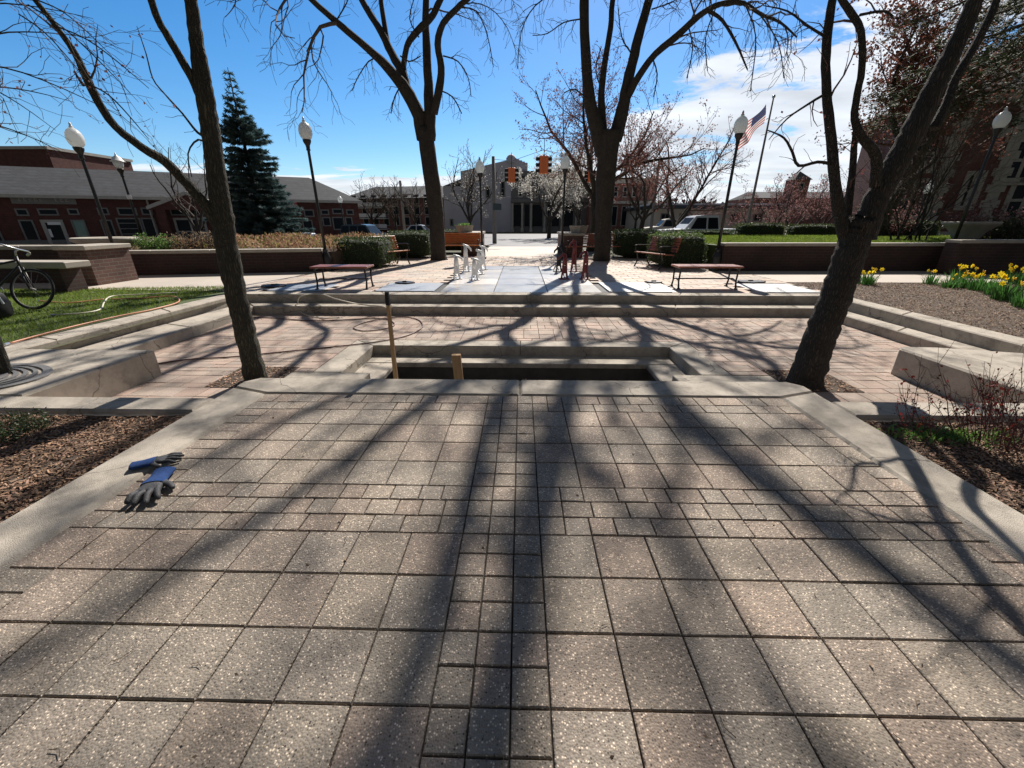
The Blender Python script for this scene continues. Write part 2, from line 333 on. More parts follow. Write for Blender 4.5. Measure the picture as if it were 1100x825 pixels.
M['redleaf'] = mat('red_leaf', (.22, .035, .03), .6, transl=.4, tint=True)
M['globe'] = mat('frosted_globe', (.82, .84, .84), .25, transl=.45)
M['globeclear'] = mat('glass_globe', (.75, .8, .82), .15, transl=.35)
M['hosed'] = mat('dark_red_hose', (.12, .055, .045), .5)
M['hosew'] = mat('pale_hose', (.62, .58, .48), .5)
M['hoseo'] = mat('orange_hose', (.50, .20, .10), .5)
M['blue'] = mat('blue_knit', (.008, .06, .24), .85, var=.4, vscale=60, bump=.8, bscale=400)
M['rubber'] = mat('grey_glove_coating', (.055, .055, .060), .6, var=.5, vscale=14, bump=.5, bscale=120)
M['sigy'] = mat('signal_yellow', (.75, .25, .10), .5, transl=.25)
M['carw'] = mat('silver_white_paint', (.62, .65, .70), .25, spec=.6)
M['card'] = mat('dark_teal_paint', (.03, .06, .08), .2, spec=.6)
M['cars'] = mat('silver_paint', (.45, .47, .50), .25, spec=.6)
M['red'] = mat('red_lens', (.6, .02, .02), .3)
M['redpaint'] = mat('dark_red_paint', (.22, .03, .03), .4, var=.3, vscale=8)
M['signr'] = mat('red_sign', (.55, .06, .06), .6)
M['chrome'] = mat('bare_metal', (.55, .56, .58), .3, metal=.9)
M['flagr'] = mat('flag_red', (.38, .09, .09), .8, transl=.5)
M['flagw'] = mat('flag_white', (.8, .78, .76), .8, transl=.5)
M['flagb'] = mat('flag_blue', (.06, .07, .15), .8, transl=.5)
M['plastic'] = mat('weathered_white_plastic', (.6, .6, .58), .5)
M['farwood'] = mat('far_wood', (.12, .085, .09), .95, c2=(.07, .06, .06), vscale=.6)

# ================================================================ THE SETTING
L0 = -0.30
def gz(x, y):                                   # lie of the land away from the plaza
    def ss(a, b, v): v = max(0, min(1, (v - a) / (b - a))); return v * v * (3 - 2 * v)
    z = -0.33 * ss(20, 28, y)
    z -= 0.30 * ss(8, 16, -x) * ss(16, 28, y)
    return z
# --- ground sheet with a rectangular opening for the sunken court
XL, XR, YN, YF = -5.42, 5.80, 2.55, 7.70
gx = [-1500, -500, -180, -90, -60, -45, -34, -26, -20, -16, -13, -10.5, -8, XL, -2, 2, XR, 8, 10.5, 13, 16, 20, 26, 34, 45, 60, 90, 180, 500, 1500]
gy = [-600, -100, -30, -8, 0, YN, 5, YF, 10, 13, 16, 18, 20, 22, 24, 26, 28, 32, 40, 55, 80, 120, 200, 500, 2000]
g = MB()
vs = [(x, y, gz(x, y) - .06) for y in gy for x in gx]; nx = len(gx); fs = []
for j in range(len(gy) - 1):
    for i in range(nx - 1):
        if gx[i] >= XL - .01 and gx[i + 1] <= XR + .01 and gy[j] >= YN - .01 and gy[j + 1] <= YF + .01: continue
        fs.append((j * nx + i, j * nx + i + 1, (j + 1) * nx + i + 1, (j + 1) * nx + i))
g.add(vs, fs); struct(g, 'ground', M['earth'])

rng = random.Random(7)
def stone(mb, x0, x1, y0, y1, z, joint=.0045, th=.05, rg=rng, pal=None, b=.003):
    x0 += joint / 2 + rg.uniform(0, .0015); x1 -= joint / 2 + rg.uniform(0, .0015); y0 += joint / 2 + rg.uniform(0, .0015); y1 -= joint / 2 + rg.uniform(0, .0015)
    if x1 - x0 < .02 or y1 - y0 < .02: return
    dz = [rg.uniform(-.0016, .0016) + rg.gauss(0, .0005) for _ in range(4)]; base = rg.uniform(-.0015, .0015)
    C = [(x0, y0), (x1, y0), (x1, y1), (x0, y1)]; vs = []
    for k, (x, y) in enumerate(C): vs.append((x, y, z - th))
    for k, (x, y) in enumerate(C): vs.append((x, y, z - b + dz[k] + base))
    for k, (x, y) in enumerate(C):
        vs.append((x + (b if k in (0, 3) else -b), y + (b if k < 2 else -b), z + dz[k] + base))
    v = rg.uniform(.88, 1.10); 
    c = rg.choice(pal) if pal else (1, 1, 1)
    fs = [(8, 9, 10, 11)]
    for k in range(4):
        j = (k + 1) % 4; fs += [(k, j, 4 + j, 4 + k), (4 + k, 4 + j, 8 + j, 8 + k)]
    mb.add(vs, fs, tuple(q * v for q in c))
PAL = [(1, 1, 1), (1.02, 1, .97), (.97, .98, .98), (1.02, .98, .96), (1.04, .97, .94), (.96, .97, .96), (1, .99, .96)]
# --- terrace paving (the near platform): 23 cm squares, three files of half blocks, three courses of half blocks
S = .2315
tp = MB(); KX = 2.08
xs_c = [-.252, -.136, -.020, .096]
cols_r = [.096 + S * k for k in range(9) if .096 + S * k < KX - .03] + [KX - .009]
cols_l = [-.252 - S * k for k in range(9) if -.252 - S * k > -KX + .03] + [-KX + .009]
rows = [.718, .949, 1.18, 1.411, 1.527, 1.643, 1.759, 1.99, 2.21, 2.44, 2.67, 2.80, 2.947]
yy = .718
while yy > -3: yy -= S; rows.insert(0, yy)
for j in range(len(rows) - 1):
    y0, y1 = rows[j], rows[j + 1]; half = y1 - y0 < .15
    for a, b in zip(xs_c[:-1], xs_c[1:]):
        if half: stone(tp, a, b, y0, y1, 0, pal=PAL)
        else: 
            ym = (y0 + y1) / 2; stone(tp, a, b, y0, ym, 0, pal=PAL); stone(tp, a, b, ym, y1, 0, pal=PAL)
    for side in (cols_r, cols_l):
        if half:
            x = side[0]; end = side[-1]; sg = 1 if end > x else -1
            while abs(end - x) > .03:
                wv = rng.choice([.116, .116, .116, .174, .232]) if not (1.9 > y0 > 1.3) else rng.choice([.116, .116, .145, .116, .174])
                nx_ = x + sg * wv
                if abs(end - nx_) < .06 or (end - nx_) * sg < 0: nx_ = end
                stone(tp, min(x, nx_), max(x, nx_), y0, y1, 0, pal=PAL[3:5] + PAL[:3]); x = nx_
        else:
            for a, b in zip(side[:-1], side[1:]):
                if abs(b - a) < .2 and rng.random() < .75:
                    ym = (y0 + y1) / 2; stone(tp, min(a, b), max(a, b), y0, ym, 0, pal=PAL); stone(tp, min(a, b), max(a, b), ym, y1, 0, pal=PAL)
                else: stone(tp, min(a, b), max(a, b), y0, y1, 0, pal=PAL)
struct(tp, 'terrace_paving', M['paver'])
sb = MB(); sb.box((0, (-3 + 2.97) / 2, -.04), (2 * KX + .01, 5.97, .05)); struct(sb, 'joint_sand_bed', M['sand'])
# --- terrace kerb: mitred concrete band with rounded arrises, retaining face behind
kb = MB(); KO = 2.42; KY0 = 2.955; KY1 = 3.30
def kerbrun(mb, poly, z1=.006, z0=-.5, b=.018): mb.prism(poly, z0, z1, bev=b)
kerbrun(kb, [(-KO, 0.0), (-KX, 0.0), (-KX, KY0), (-KO, KY0 + .12)])
kerbrun(kb, [(-KO, -3.0), (-KX, -3.0), (-KX, -.006), (-KO, -.006)])
kerbrun(kb, [(KX, 0.0), (KO, 0.0), (KO, KY0 + .12), (KX, KY0)])
kerbrun(kb, [(KX, -3.0), (KO, -3.0), (KO, -.006), (KX, -.006)])
kerbrun(kb, [(-KX, KY0 + .004), (-.003, KY0 + .004), (-.003, KY1), (-KO + .10, KY1), (-KO, KY1 - .10), (-KO, KY0 + .124)])
kerbrun(kb, [(KX, KY0 + .004), (KO, KY0 + .124), (KO, KY1 - .10), (KO - .10, KY1), (.003, KY1), (.003, KY0 + .004)])
# cross walls at the back of the two planting beds
kerbrun(kb, [(-9.5, 2.62), (-KO - .003, 2.62), (-KO - .003, 2.86), (-9.5, 2.86)], z1=.003)
kerbrun(kb, [(KO + .003, 2.64), (9.5, 2.64), (9.5, 2.90), (KO + .003, 2.90)], z1=.003)
struct(kb, 'terrace_kerb', M['conc'])
# --- sunken court floor bed and its blocks
fb = MB(); fb.prism([(XL - .3, 3.2), (-2.06, 3.2), (-2.06, YF + .2), (XL - .3, YF + .2)], L0 - .3, L0 - .025)
fb.prism([(2.06, 3.2), (XR + .3, 3.2), (XR + .3, YF + .2), (2.06, YF + .2)], L0 - .3, L0 - .025)
fb.prism([(-2.055, 5.35), (2.055, 5.35), (2.055, YF + .2), (-2.055, YF + .2)], L0 - .3, L0 - .026)
fb.prism([(XL - .3, 2.7), (-2.3, 2.7), (-2.3, 3.19), (XL - .3, 3.19)], L0 - .3, L0 - .025)
fb.prism([(2.3, 2.7), (XR + .3, 2.7), (XR + .3, 3.19), (2.3, 3.19)], L0 - .3, L0 - .025)
struct(fb, 'court_sand_bed', M['sand'])
cp = MB()
SX0, SX1, SY = -4.95, 5.40, 7.30      # inner edges of the lower step
BR_ = .232
y = 2.87; r_i = 0
while y < SY - .01:
    h_ = .116 if r_i % 7 in (3, 4) else BR_ / 2 * (2 if r_i % 3 else 1)
    y1 = min(SY, y + h_)
    if SY - y1 < .05: y1 = SY
    for b_ in (3.315, 4.265, 5.615):
        if y + .02 < b_ < y1: y1 = b_
    x = SX0
    while x < SX1 - .01:
        w_ = rng.choice([BR_, BR_, .116, .35] if h_ < .2 else [BR_, BR_, BR_, .116]); x1 = min(SX1, x + w_)
        for b_ in (-4.025, -2.805, -2.385, 2.385, 2.805, 4.215):
            if x + .02 < b_ < x1: x1 = b_
        for z0x, z1x in ((-2.42, -2.30), (2.30, 2.42)): pass
        cx, cy = (x + x1) / 2, (y + y1) / 2
        ok = True
        if abs(cx) < 2.38 and cy < 5.60: ok = False           # pit and its coping
        if abs(cx) < 2.80 and cy < 4.265: ok = False           # concrete apron round the terrace
        if (cx < -4.02 or cx > 4.21) and cy < 4.10: ok = False        # the blocks
        if ok:
            stone(cp, x, x1, y, y1, L0, rg=rng, pal=PAL[2:] + [(1.03, .96, .93)])
        x = x1
    y = y1; r_i += 1
struct(cp, 'court_paving', M['paver2'])
ap = MB()
def slabp(mb, poly, z, th=.14, b=.008, col=None): mb.prism(poly, z - th, z, bev=b, col=col)
# apron beside the terrace
slabp(ap, [(-2.80, 2.87), (-2.424, 2.87), (-2.424, 3.306), (-2.80, 3.306)], L0 - .002)
slabp(ap, [(2.424, 2.91), (2.80, 2.91), (2.80, 3.306), (2.424, 3.306)], L0 - .002)
# coping round the pit (mitred), open towards the terrace
C0, C1 = 2.05, 2.38; PB = 5.33; PB1 = 5.61; PN = 4.26
slabp(ap, [(-C1, PB1), (-C0, PB), (-.004, PB), (-.004, PB1)], L0, .16)
slabp(ap, [(.004, PB), (C0, PB), (C1, PB1), (.004, PB1)], L0, .16)
slabp(ap, [(-C1, PN), (-C0, PN), (-C0, PB - .006), (-C1, PB1 - .006)], L0, .16)
slabp(ap, [(C0, PN), (C1, PN), (C1, PB1 - .006), (C0, PB - .006)], L0, .16)
slabp(ap, [(-2.80, 3.312), (-1.72, 3.312), (-1.72, PN - .006), (-2.80, PN - .006)], L0 - .001, .16)
slabp(ap, [(1.72, 3.312), (2.80, 3.312), (2.80, PN - .006), (1.72, PN - .006)], L0 - .001, .16)
struct(ap, 'court_concrete', M['conc'])
# pit: ledge and basin
pt = MB(); LZ = -.435; FZ = -.68
slabp(pt, [(-2.05, 4.99), (2.05, 4.99), (2.05, 5.42), (-2.05, 5.42)], LZ, .06, .012)
slabp(pt, [(-2.15, 3.32), (-1.66, 3.32), (-1.66, 4.984), (-2.15, 4.984)], LZ - .001, .06, .012)
slabp(pt, [(1.66, 3.32), (2.15, 3.32), (2.15, 4.984), (1.66, 4.984)], LZ - .001, .06, .012)
pt.prism([(-2.38, PB), (2.38, PB), (2.38, 5.6), (-2.38, 5.6)], -.9, L0 - .17)
struct(pt, 'basin_ledge', M['conc'])
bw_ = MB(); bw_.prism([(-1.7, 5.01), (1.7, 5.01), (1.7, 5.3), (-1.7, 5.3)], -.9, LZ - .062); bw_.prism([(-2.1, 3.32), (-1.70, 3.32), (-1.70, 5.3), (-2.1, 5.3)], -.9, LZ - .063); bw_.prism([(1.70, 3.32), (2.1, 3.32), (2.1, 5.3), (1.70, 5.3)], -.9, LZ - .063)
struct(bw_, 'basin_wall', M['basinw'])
pf = MB(); pf.prism([(-1.7, 3.2), (1.7, 3.2), (1.7, 5.0), (-1.7, 5.0)], -.8, FZ); struct(pf, 'basin_floor', M['mulchb'])
# --- steps round the court
st = MB()
def steprun(z1, inner, outer, b=.015):
    (ax, ay, bx, by), (ox0, oy, ox1, oy2) = inner, outer
def seg_line(a, b, n):
    return [(a[0] + (b[0] - a[0]) * i / n, a[1] + (b[1] - a[1]) * i / n) for i in range(n + 1)]
def strip(mb, inn, out, z1, z0, b=.014, gap=.004):
    for i in range(len(inn) - 1):
        a, b_, c, d = inn[i], inn[i + 1], out[i + 1], out[i]
        t = Vector((b_[0] - a[0], b_[1] - a[1])).normalized() * gap / 2
        mb.prism([(a[0] + t.x, a[1] + t.y), (b_[0] - t.x, b_[1] - t.y), (c[0] - t.x, c[1] - t.y), (d[0] + t.x, d[1] + t.y)], z0, z1, bev=b)
# back run, lower then upper
strip(st, seg_line((SX0, 7.30), (SX1, 7.30), 4), seg_line((XL + .1, 7.72), (XR - .1, 7.72), 4), -.15, -.6)
strip(st, seg_line((XL, 7.70), (XR, 7.70), 4), seg_line((XL - .3, 8.02), (XR + .3, 8.02), 4), .002, -.6)
# left run (towards the camera), drawn clockwise so faces point out
strip(st, seg_line((SX0 + .12, 4.14), (SX0, 7.294), 2), seg_line((XL - .12, 4.14), (XL + .1, 7.70), 2), -.151, -.6)
strip(st, seg_line((XL - .12, 2.87), (XL, 7.694), 3), seg_line((XL - .48, 2.87), (XL - .3, 8.014), 3), .002, -.6)
strip(st, seg_line((SX1, 7.294), (SX1 + .02, 4.14), 2), seg_line((XR - .1, 7.70), (XR - .1, 4.14), 2), -.151, -.6)
strip(st, seg_line((XR, 7.694), (XR - .14, 2.91), 3), seg_line((XR + .3, 8.014), (XR + .22, 2.91), 3), .002, -.6)
for f_ in range(len(st.f)): pass
# fix winding of the left/right prisms by recomputing later
def fixn(o):
    bm = bmesh.new(); bm.from_mesh(o.data); bmesh.ops.recalc_face_normals(bm, faces=bm.faces); bm.to_mesh(o.data); bm.free()
fixn(struct(st, 'court_steps', M['conc']))
# --- raised seat blocks left and right
bl = MB()
bl.prism([(-5.40, 2.87), (-4.02, 2.87), (-4.02, 4.12), (-5.48, 4.12)], -.55, .001, bev=.02)
fixn(struct(bl, 'left_block', M['conc']))
br = MB()
br.prism([(4.22, 2.91), (5.62, 2.91), (5.68, 4.12), (4.62, 4.40), (4.27, 4.42), (4.20, 4.34)], -.55, .001, bev=.02)
fixn(struct(br, 'right_block', M['conc']))
# --- planting beds beside the terrace
def bed(name, x0, x1, y0, y1, z, amp, n, seed, mname='mulchb', res=.06):
    rg = random.Random(seed); mb = MB(); nx_ = max(2, int((x1 - x0) / res)); ny_ = max(2, int((y1 - y0) / res))
    hs = {}
    ph = [(rg.uniform(.5, 3), rg.uniform(.5, 3), rg.uniform(0, 6)) for _ in range(6)]
    def H(x, y): return z + amp * sum(math.sin(a * x * 2 + b * y * 2 + c) for a, b, c in ph) / 6
    vs = [(x0 + (x1 - x0) * i / nx_, y0 + (y1 - y0) * j / ny_, H(x0 + (x1 - x0) * i / nx_, y0 + (y1 - y0) * j / ny_) + rg.uniform(-.006, .006)) for j in range(ny_ + 1) for i in range(nx_ + 1)]
    fs = [(j * (nx_ + 1) + i, j * (nx_ + 1) + i + 1, (j + 1) * (nx_ + 1) + i + 1, (j + 1) * (nx_ + 1) + i) for j in range(ny_) for i in range(nx_)]
    mb.add(vs, fs); struct(mb, name, M[mname], smooth=True)
    ch = MB()
    for _ in range(n):
        x, y_ = rg.uniform(x0 + .02, x1 - .02), rg.uniform(y0 + .02, y1 - .02); zz = H(x, y_) + rg.uniform(.002, .014)
        l, w_ = rg.uniform(.008, .034), rg.uniform(.004, .010); v = rg.uniform(.35, 1.5); tn = (v * rg.uniform(.95, 1.1), v, v * rg.uniform(.85, 1.05))
        ch.box((x, y_, zz), (l, w_, rg.uniform(.002, .005)), rz=rg.uniform(0, 6.28), rx=rg.uniform(-.6, .6), ry=rg.uniform(-.5, .5), col=tn)
    return ch, H
ch, HL = bed('left_bed_soil', -5.6, -KO - .004, .6, 2.615, -.035, .02, 26000, 3)
ch.build('mulch', M['chip'], kind='stuff', label='shredded bark mulch in the bed left of the terrace', category='mulch')
ch, HR = bed('right_bed_soil', KO + .004, 5.6, .6, 2.635, -.035, .02, 24000, 4)
ch.build('mulch', M['chip'], kind='stuff', label='shredded bark mulch in the bed right of the terrace', category='mulch')
ch, HU = bed('upper_bed_soil', XR + .26, 12.5, 3.4, 9.6, -.01, .02, 30000, 5, res=.1)
ch.build('mulch', M['chip2'], kind='stuff', label='brown wood chip mulch around the daffodils', category='mulch')
# leaf litter in the basin
rg = random.Random(9); lf = MB()
for _ in range(900):
    lf.leaf(Vector((rg.uniform(-1.6, 1.6), 3.35 + 1.6 * rg.random() ** .8, FZ + rg.uniform(.004, .03))), rg.uniform(.03, .06), rg, .6, (rg.uniform(.7, 1.6),) * 3, up=.0)
lf.build('leaf_litter', M['dry'], kind='stuff', label='dead leaves on the floor of the sunken basin', category='leaf litter')
# --- upper plaza paving
up = MB(); rg = random.Random(11)
def field(mb, x0, x1, y0, y1, sx, sy, z, skip=None, pal=PAL, joint=.012):
    y = y0; k = 0
    while y < y1 - .02:
        yb = min(y1, y + sy); x = x0 - (sx / 2 if k % 2 else 0)
        while x < x1 - .02:
            xb = min(x1, x + sx); xa = max(x0, x)
            if xb - xa > .05 and not (skip and skip((xa + xb) / 2, (y + yb) / 2)): stone(mb, xa, xb, y, yb, z, joint=joint, rg=rg, pal=pal, b=.006)
            x += sx
        y += sy; k += 1
PADS = [(-5.15, -4.05, 8.12, 9.0), (-2.95, -1.75, 8.12, 9.25), (1.78, 3.15, 8.12, 9.45), (4.75, 5.95, 8.12, 9.3)]
def skp(x, y):
    if -1.62 < x < 1.62 and y < 13.0: return True
    return any(a - .02 < x < b + .02 and c - .02 < y < d + .02 for a, b, c, d in PADS) or False
up_pal = [(1, 1, 1), (1.05, .97, .92), (.94, .95, .96), (1.06, .93, .88)]
field(up, -5.75, 6.1, 8.03, 17.0, .46, .23, 0, skp, up_pal)
struct(up, 'plaza_paving', M['slab'])
ub = MB(); ub.box((.2, 12.55, -.045), (12.2, 9.1, .03)); struct(ub, 'plaza_bed', M['slab'])
wt = MB(); 
for (x0, x1) in ((-1.62, -.54), (-.54, .54), (.54, 1.62)):
    yv = 8.03
    while yv < 12.9:
        stone(wt, x0, x1, yv, yv + 1.0, .001, joint=.012, rg=rg, pal=[(1, 1, 1), (.7, .75, .8), (1.3, 1.25, 1.2), (.85, .9, 1.0)], b=.006); yv += 1.0
struct(wt, 'wet_stone_panel', M['wet'])
for k, (a, b, c, d) in enumerate(PADS):
    pm = MB(); pm.prism([(a, c), (b, c), (b, d), (a, d)], -.05, .006, bev=.005)
    struct(pm, 'service_pad', M['padwhite'] if k in (2, 3) else M['padgrey'])
# side walks
sw = MB(); sw.prism([(-16, 8.6), (-5.77, 8.05), (-5.77, 11.4), (-16, 10.2)], -.05, -.001)
sw.prism([(6.12, 9.6), (16, 9.6), (16, 12.2), (6.12, 12.2)], -.05, -.001)
sw.prism([(-5.77, 11.0), (-5.74, 11.0), (-5.74, 17), (-5.77, 17)], -.05, -.002)
struct(sw, 'side_walk', M['path'])
# path to the street, street, far pavement (follow the lie of the land)
def sheet(name, x0, x1, ys, dz, m, nxx=12):
    mb = MB(); xs_ = [x0 + (x1 - x0) * i / nxx for i in range(nxx + 1)]
    vs = [(x, y, gz(x, y) + dz) for y in ys for x in xs_]; n = nxx + 1
    fs = [(j * n + i, j * n + i + 1, (j + 1) * n + i + 1, (j + 1) * n + i) for j in range(len(ys) - 1) for i in range(nxx)]
    mb.add(vs, fs); return struct(mb, name, m)
sheet('path', -2.2, 2.6, [17, 18, 19, 20, 21, 22, 23, 24, 25, 26, 27, 28, 30], -.02, M['path'], 4)
sheet('street', -60, 60, [30, 32, 34, 37, 40, 43, 46, 50], -.05 + .02, M['asphalt'], 24)
sheet('cross_street', -7, 9, [50.01, 52, 55, 60, 62], -.03, M['asphalt'], 6)
sheet('car_park', -34, -8, [23, 24, 25, 26, 27, 28, 29.9], -.03, M['asphalt'], 10)
ln = MB()
for k in range(12):
    ln.box((-40 + k * 7, 40, gz(0, 40) - .022), (3, .12, .004))
struct(ln, 'lane_marking', M['white'])
kk = MB(); 
for (x0, x1) in ((-60, -2.3), (2.7, 60)): kk.box(((x0 + x1) / 2, 29.95, gz(0, 30) - .0), (x1 - x0, .16, .16))
struct(kk, 'street_kerb', M['conc'])
# --- lawns
def lawn(name, poly_fn, x0, x1, y0, y1, zf, n, seed, hmin=.02, hmax=.05, wid=.004):
    rg = random.Random(seed); b = MB()
    for _ in range(n):
        x, y = rg.uniform(x0, x1), rg.uniform(y0, y1)
        if not poly_fn(x, y): continue
        z = zf(x, y); h = rg.uniform(hmin, hmax); a = rg.uniform(0, 6.28); lx, ly = rg.gauss(0, .45) * h, rg.gauss(0, .45) * h
        dx, dy = math.cos(a) * wid, math.sin(a) * wid; v = rg.uniform(.6, 1.35); c = (v * rg.uniform(.9, 1.3), v, v * rg.uniform(.6, 1.0))
        b.add([(x - dx, y - dy, z), (x + dx, y + dy, z), (x + lx, y + ly, z + h)], [(0, 1, 2)], c)
    return b
def left_lawn(x, y): return x < -5.95 and y > 3.6 and y < 9.0 + (x + 5.7) * .12 - .3 and x > -12.5
lb = MB(); lb.prism([(-13, 2.9), (-5.93, 2.9), (-5.74, 8.0), (-13, 8.0)], -.05, -.002); struct(lb, 'left_lawn_ground', M['lawnbase'])
lawn('l', left_lawn, -12.5, -5.8, 3.6, 8.6, lambda x, y: -.004, 60000, 21, .02, .055, .005).build('grass', M['grass'], kind='stuff', label='short green lawn left of the sunken court', category='grass')

# ================================================================ TREES
class Tree:
    def __init__(s, seed, minr=.005, wob=.22, trop=.05, ang=(30, 60), sides=(10, 6, 4, 3), lmin=.25, ratio=(.35, .6), gap=(.5, .34, .24, .16), seg=.3, maxlev=3, leafp=0.0, leafsz=.03, cols=((1, 1, 1),), droop=0.0):
        s.r = random.Random(seed); s.wood = MB(); s.tw = MB(); s.lf = MB(); s.minr = minr; s.wob = wob; s.trop = trop; s.ang = ang; s.sides = sides
        s.rough = 0.0; s.lmin = lmin; s.ratio = ratio; s.gap = gap; s.seg = seg; s.maxlev = maxlev; s.leafp = leafp; s.leafsz = leafsz; s.cols = cols; s.droop = droop
    def child_dir(s, d):
        a = R(s.r.uniform(*s.ang)); o = d.orthogonal().normalized(); o = Matrix.Rotation(s.r.uniform(0, 6.283), 3, d) @ o
        return (d * math.cos(a) + o * math.sin(a)).normalized()
    def sprout(s, pts, rad, lev, t0, clen, gap):
        # side branches along a polyline
        L = 0; lens = [0]
        for i in range(1, len(pts)): L += (pts[i] - pts[i - 1]).length; lens.append(L)
        if L < 1e-6: return
        p = L * t0 + s.r.uniform(0, gap)
        while p < L:
            i = 1
            while i < len(pts) - 1 and lens[i] < p: i += 1
            f = (p - lens[i - 1]) / max(1e-6, lens[i] - lens[i - 1]); q = pts[i - 1].lerp(pts[i], f); d = (pts[i] - pts[i - 1]).normalized()
            rr = rad[i - 1] + (rad[i] - rad[i - 1]) * f; tt = p / L
            ln = clen * s.r.uniform(.55, 1.25) * (1.15 - .65 * tt)
            s.grow(q, s.child_dir(d), ln, min(rr * .62, max(s.minr, ln * .018)), lev)
            p += gap * s.r.uniform(.5, 1.5)
    def grow(s, p, d, L, r, lev):
        if L < s.lmin * .6: return
        n = max(3, min(9, int(L / s.seg) + 2)); pts = [p.copy()]; rad = [r]; st = L / n
        tr = s.trop - s.droop * lev * .33
        for i in range(n):
            w_ = s.wob
            d = (d + Vector((s.r.gauss(0, w_), s.r.gauss(0, w_), s.r.gauss(0, w_) + tr))).normalized()
            p = p + d * st; pts.append(p.copy()); rad.append(max(s.minr * .6, r * (1 - .8 * (i + 1) / n)))
        (s.wood if lev == 0 else s.tw).tube(pts, rad, s.sides[min(lev, 3)], cap=False)
        if lev < s.maxlev: s.sprout(pts, rad, lev + 1, .18, L * s.r.uniform(*s.ratio), s.gap[min(lev, 3)])
        if s.leafp and lev >= s.maxlev - 1:
            for q in pts[1:]:
                k = s.leafp
                while k > 0:
                    if s.r.random() < k:
                        v = s.r.uniform(.6, 1.4); c = s.r.choice(s.cols)
                        s.lf.leaf(q + Vector((s.r.gauss(0, 1), s.r.gauss(0, 1), s.r.gauss(0, 1))) * s.leafsz * .8, s.leafsz * s.r.uniform(.6, 1.3), s.r, .7, tuple(v * x for x in c))
                    k -= 1
    def roughen(s, b, pts, rad, sides, amp):
        from mathutils import noise
        for i, c in enumerate(pts):
            for k in range(sides):
                q = Vector(s.wood.v[b + i * sides + k]); d = q - c; f = 1 + amp * (noise.noise(q * 5.0) * 1.2 + noise.noise(Vector((q.x * 22, q.y * 22, q.z * 5))) * .8)
                q = c + d * f; s.wood.v[b + i * sides + k] = (q.x, q.y, q.z)
    def limb(s, trace, gap=.6, clen=2.0, t0=.3, ext=None, sides=10, lev=1, smooth=3, to=None):
        # trace: [(px,py,Y,halfwidth_px)], ext: [(dx,dy,dz,r_end)]  continuation beyond the picture
        ps = [P(a, b, c) for a, b, c, _ in trace]; rs = [pxm(q) * t[3] * (pxm(q) * FPX / (q - Vector((0, 0, EYE))).length) ** 1.25 for q, t in zip(ps, trace)]
        if ext:
            for dx, dy, dz, re in ext: ps.append(ps[-1] + Vector((dx, dy, dz))); rs.append(re)
        for x, y, z, re in (to or []): ps.append(Vector((x, y, z))); rs.append(re)
        pts, rad = spline(ps, rs, smooth)
        for i in range(1, len(pts)):
            j = rad[i] * .035; pts[i] = pts[i] + Vector((s.r.gauss(0, j), s.r.gauss(0, j), 0)); rad[i] *= s.r.uniform(.975, 1.03)
        b0_ = len(s.wood.v); s.wood.tube(pts, rad, sides, cap=True)
        if s.rough: s.roughen(b0_, pts, rad, sides, s.rough)
        if clen > 0: s.sprout(pts, rad, lev, t0, clen, gap)
        return pts, rad
    def finish(s, name, label, bark, twig, leafm=None, leafname='blossom', base=(0, 0, 0), group=None, cat='tree'):
        t = thing(name, label, cat, base, 0, group)
        s.wood.build('trunk', bark, t, smooth=True, world=True)
        if s.tw.v: s.tw.build('crown', twig, t, world=True)
        if s.lf.v: s.lf.build(leafname, leafm, t, world=True)
        return t
def spline(ps, rs, k=3):
    out = []; ro = []; n = len(ps)
    for i in range(n - 1):
        p0, p1, p2, p3 = ps[max(0, i - 1)], ps[i], ps[i + 1], ps[min(n - 1, i + 2)]
        for j in range(k):
            t = j / k
            out.append(.5 * ((2 * p1) + (p2 - p0) * t + (2 * p0 - 5 * p1 + 4 * p2 - p3) * t * t + (3 * p1 - p0 - 3 * p2 + p3) * t ** 3)); ro.append(rs[i] + (rs[i + 1] - rs[i]) * t)
    out.append(ps[-1].copy()); ro.append(rs[-1]); return out, ro

# --- tall tree left of the plaza centre
T = Tree(31, minr=.0075, wob=.27, trop=.04, lmin=.3, droop=.16, gap=(.4, .26, .19, .16), ratio=(.4, .65), seg=.24)
Y0 = 15.2; T.rough = .06
T.limb([(472, 282, Y0, 11.4), (471, 272, Y0, 8.5), (469, 240, Y0, 9.0), (465, 200, Y0, 9.8), (459, 160, Y0, 10.0), (456, 138, Y0, 10.4)], clen=0, sides=14)
T.limb([(455, 150, Y0, 9), (450, 125, Y0, 9), (439, 102, Y0 - .2, 9), (428, 86, Y0 - .4, 8), (412, 68, Y0 - .8, 6.5), (395, 52, Y0 - 1.2, 5.5), (362, 24, Y0 - 1.8, 5), (332, -3, Y0 - 2.4, 4.5), (300, -40, Y0 - 3, 4)], gap=.55, clen=2.6, ext=[(-1, -.5, 1.3, .09), (-.9, -.3, 1.5, .07), (-.5, -.3, 1.6, .04), (-.3, 0, 1.2, .02)])
T.limb([(437, 100, Y0, 7), (432, 78, Y0, 6.5), (421, 58, Y0 + .2, 6), (410, 35, Y0 + .3, 5.5), (392, 6, Y0 + .5, 5), (375, -30, Y0 + .5, 4.5)], gap=.5, clen=2.6, ext=[(-.4, .3, 1.7, .08), (-.2, 0, 1.7, .06), (-.3, 0, 1.7, .05), (.2, 0, 1.4, .02)])
T.limb([(424, 66, Y0 + .1, 4), (417, 48, Y0 + .3, 4), (412, 20, Y0 + .5, 4), (409, -10, Y0 + .6, 3.8)], gap=.5, clen=2.2, ext=[(.2, .4, 1.6, .05), (.1, .2, 1.5, .02)])
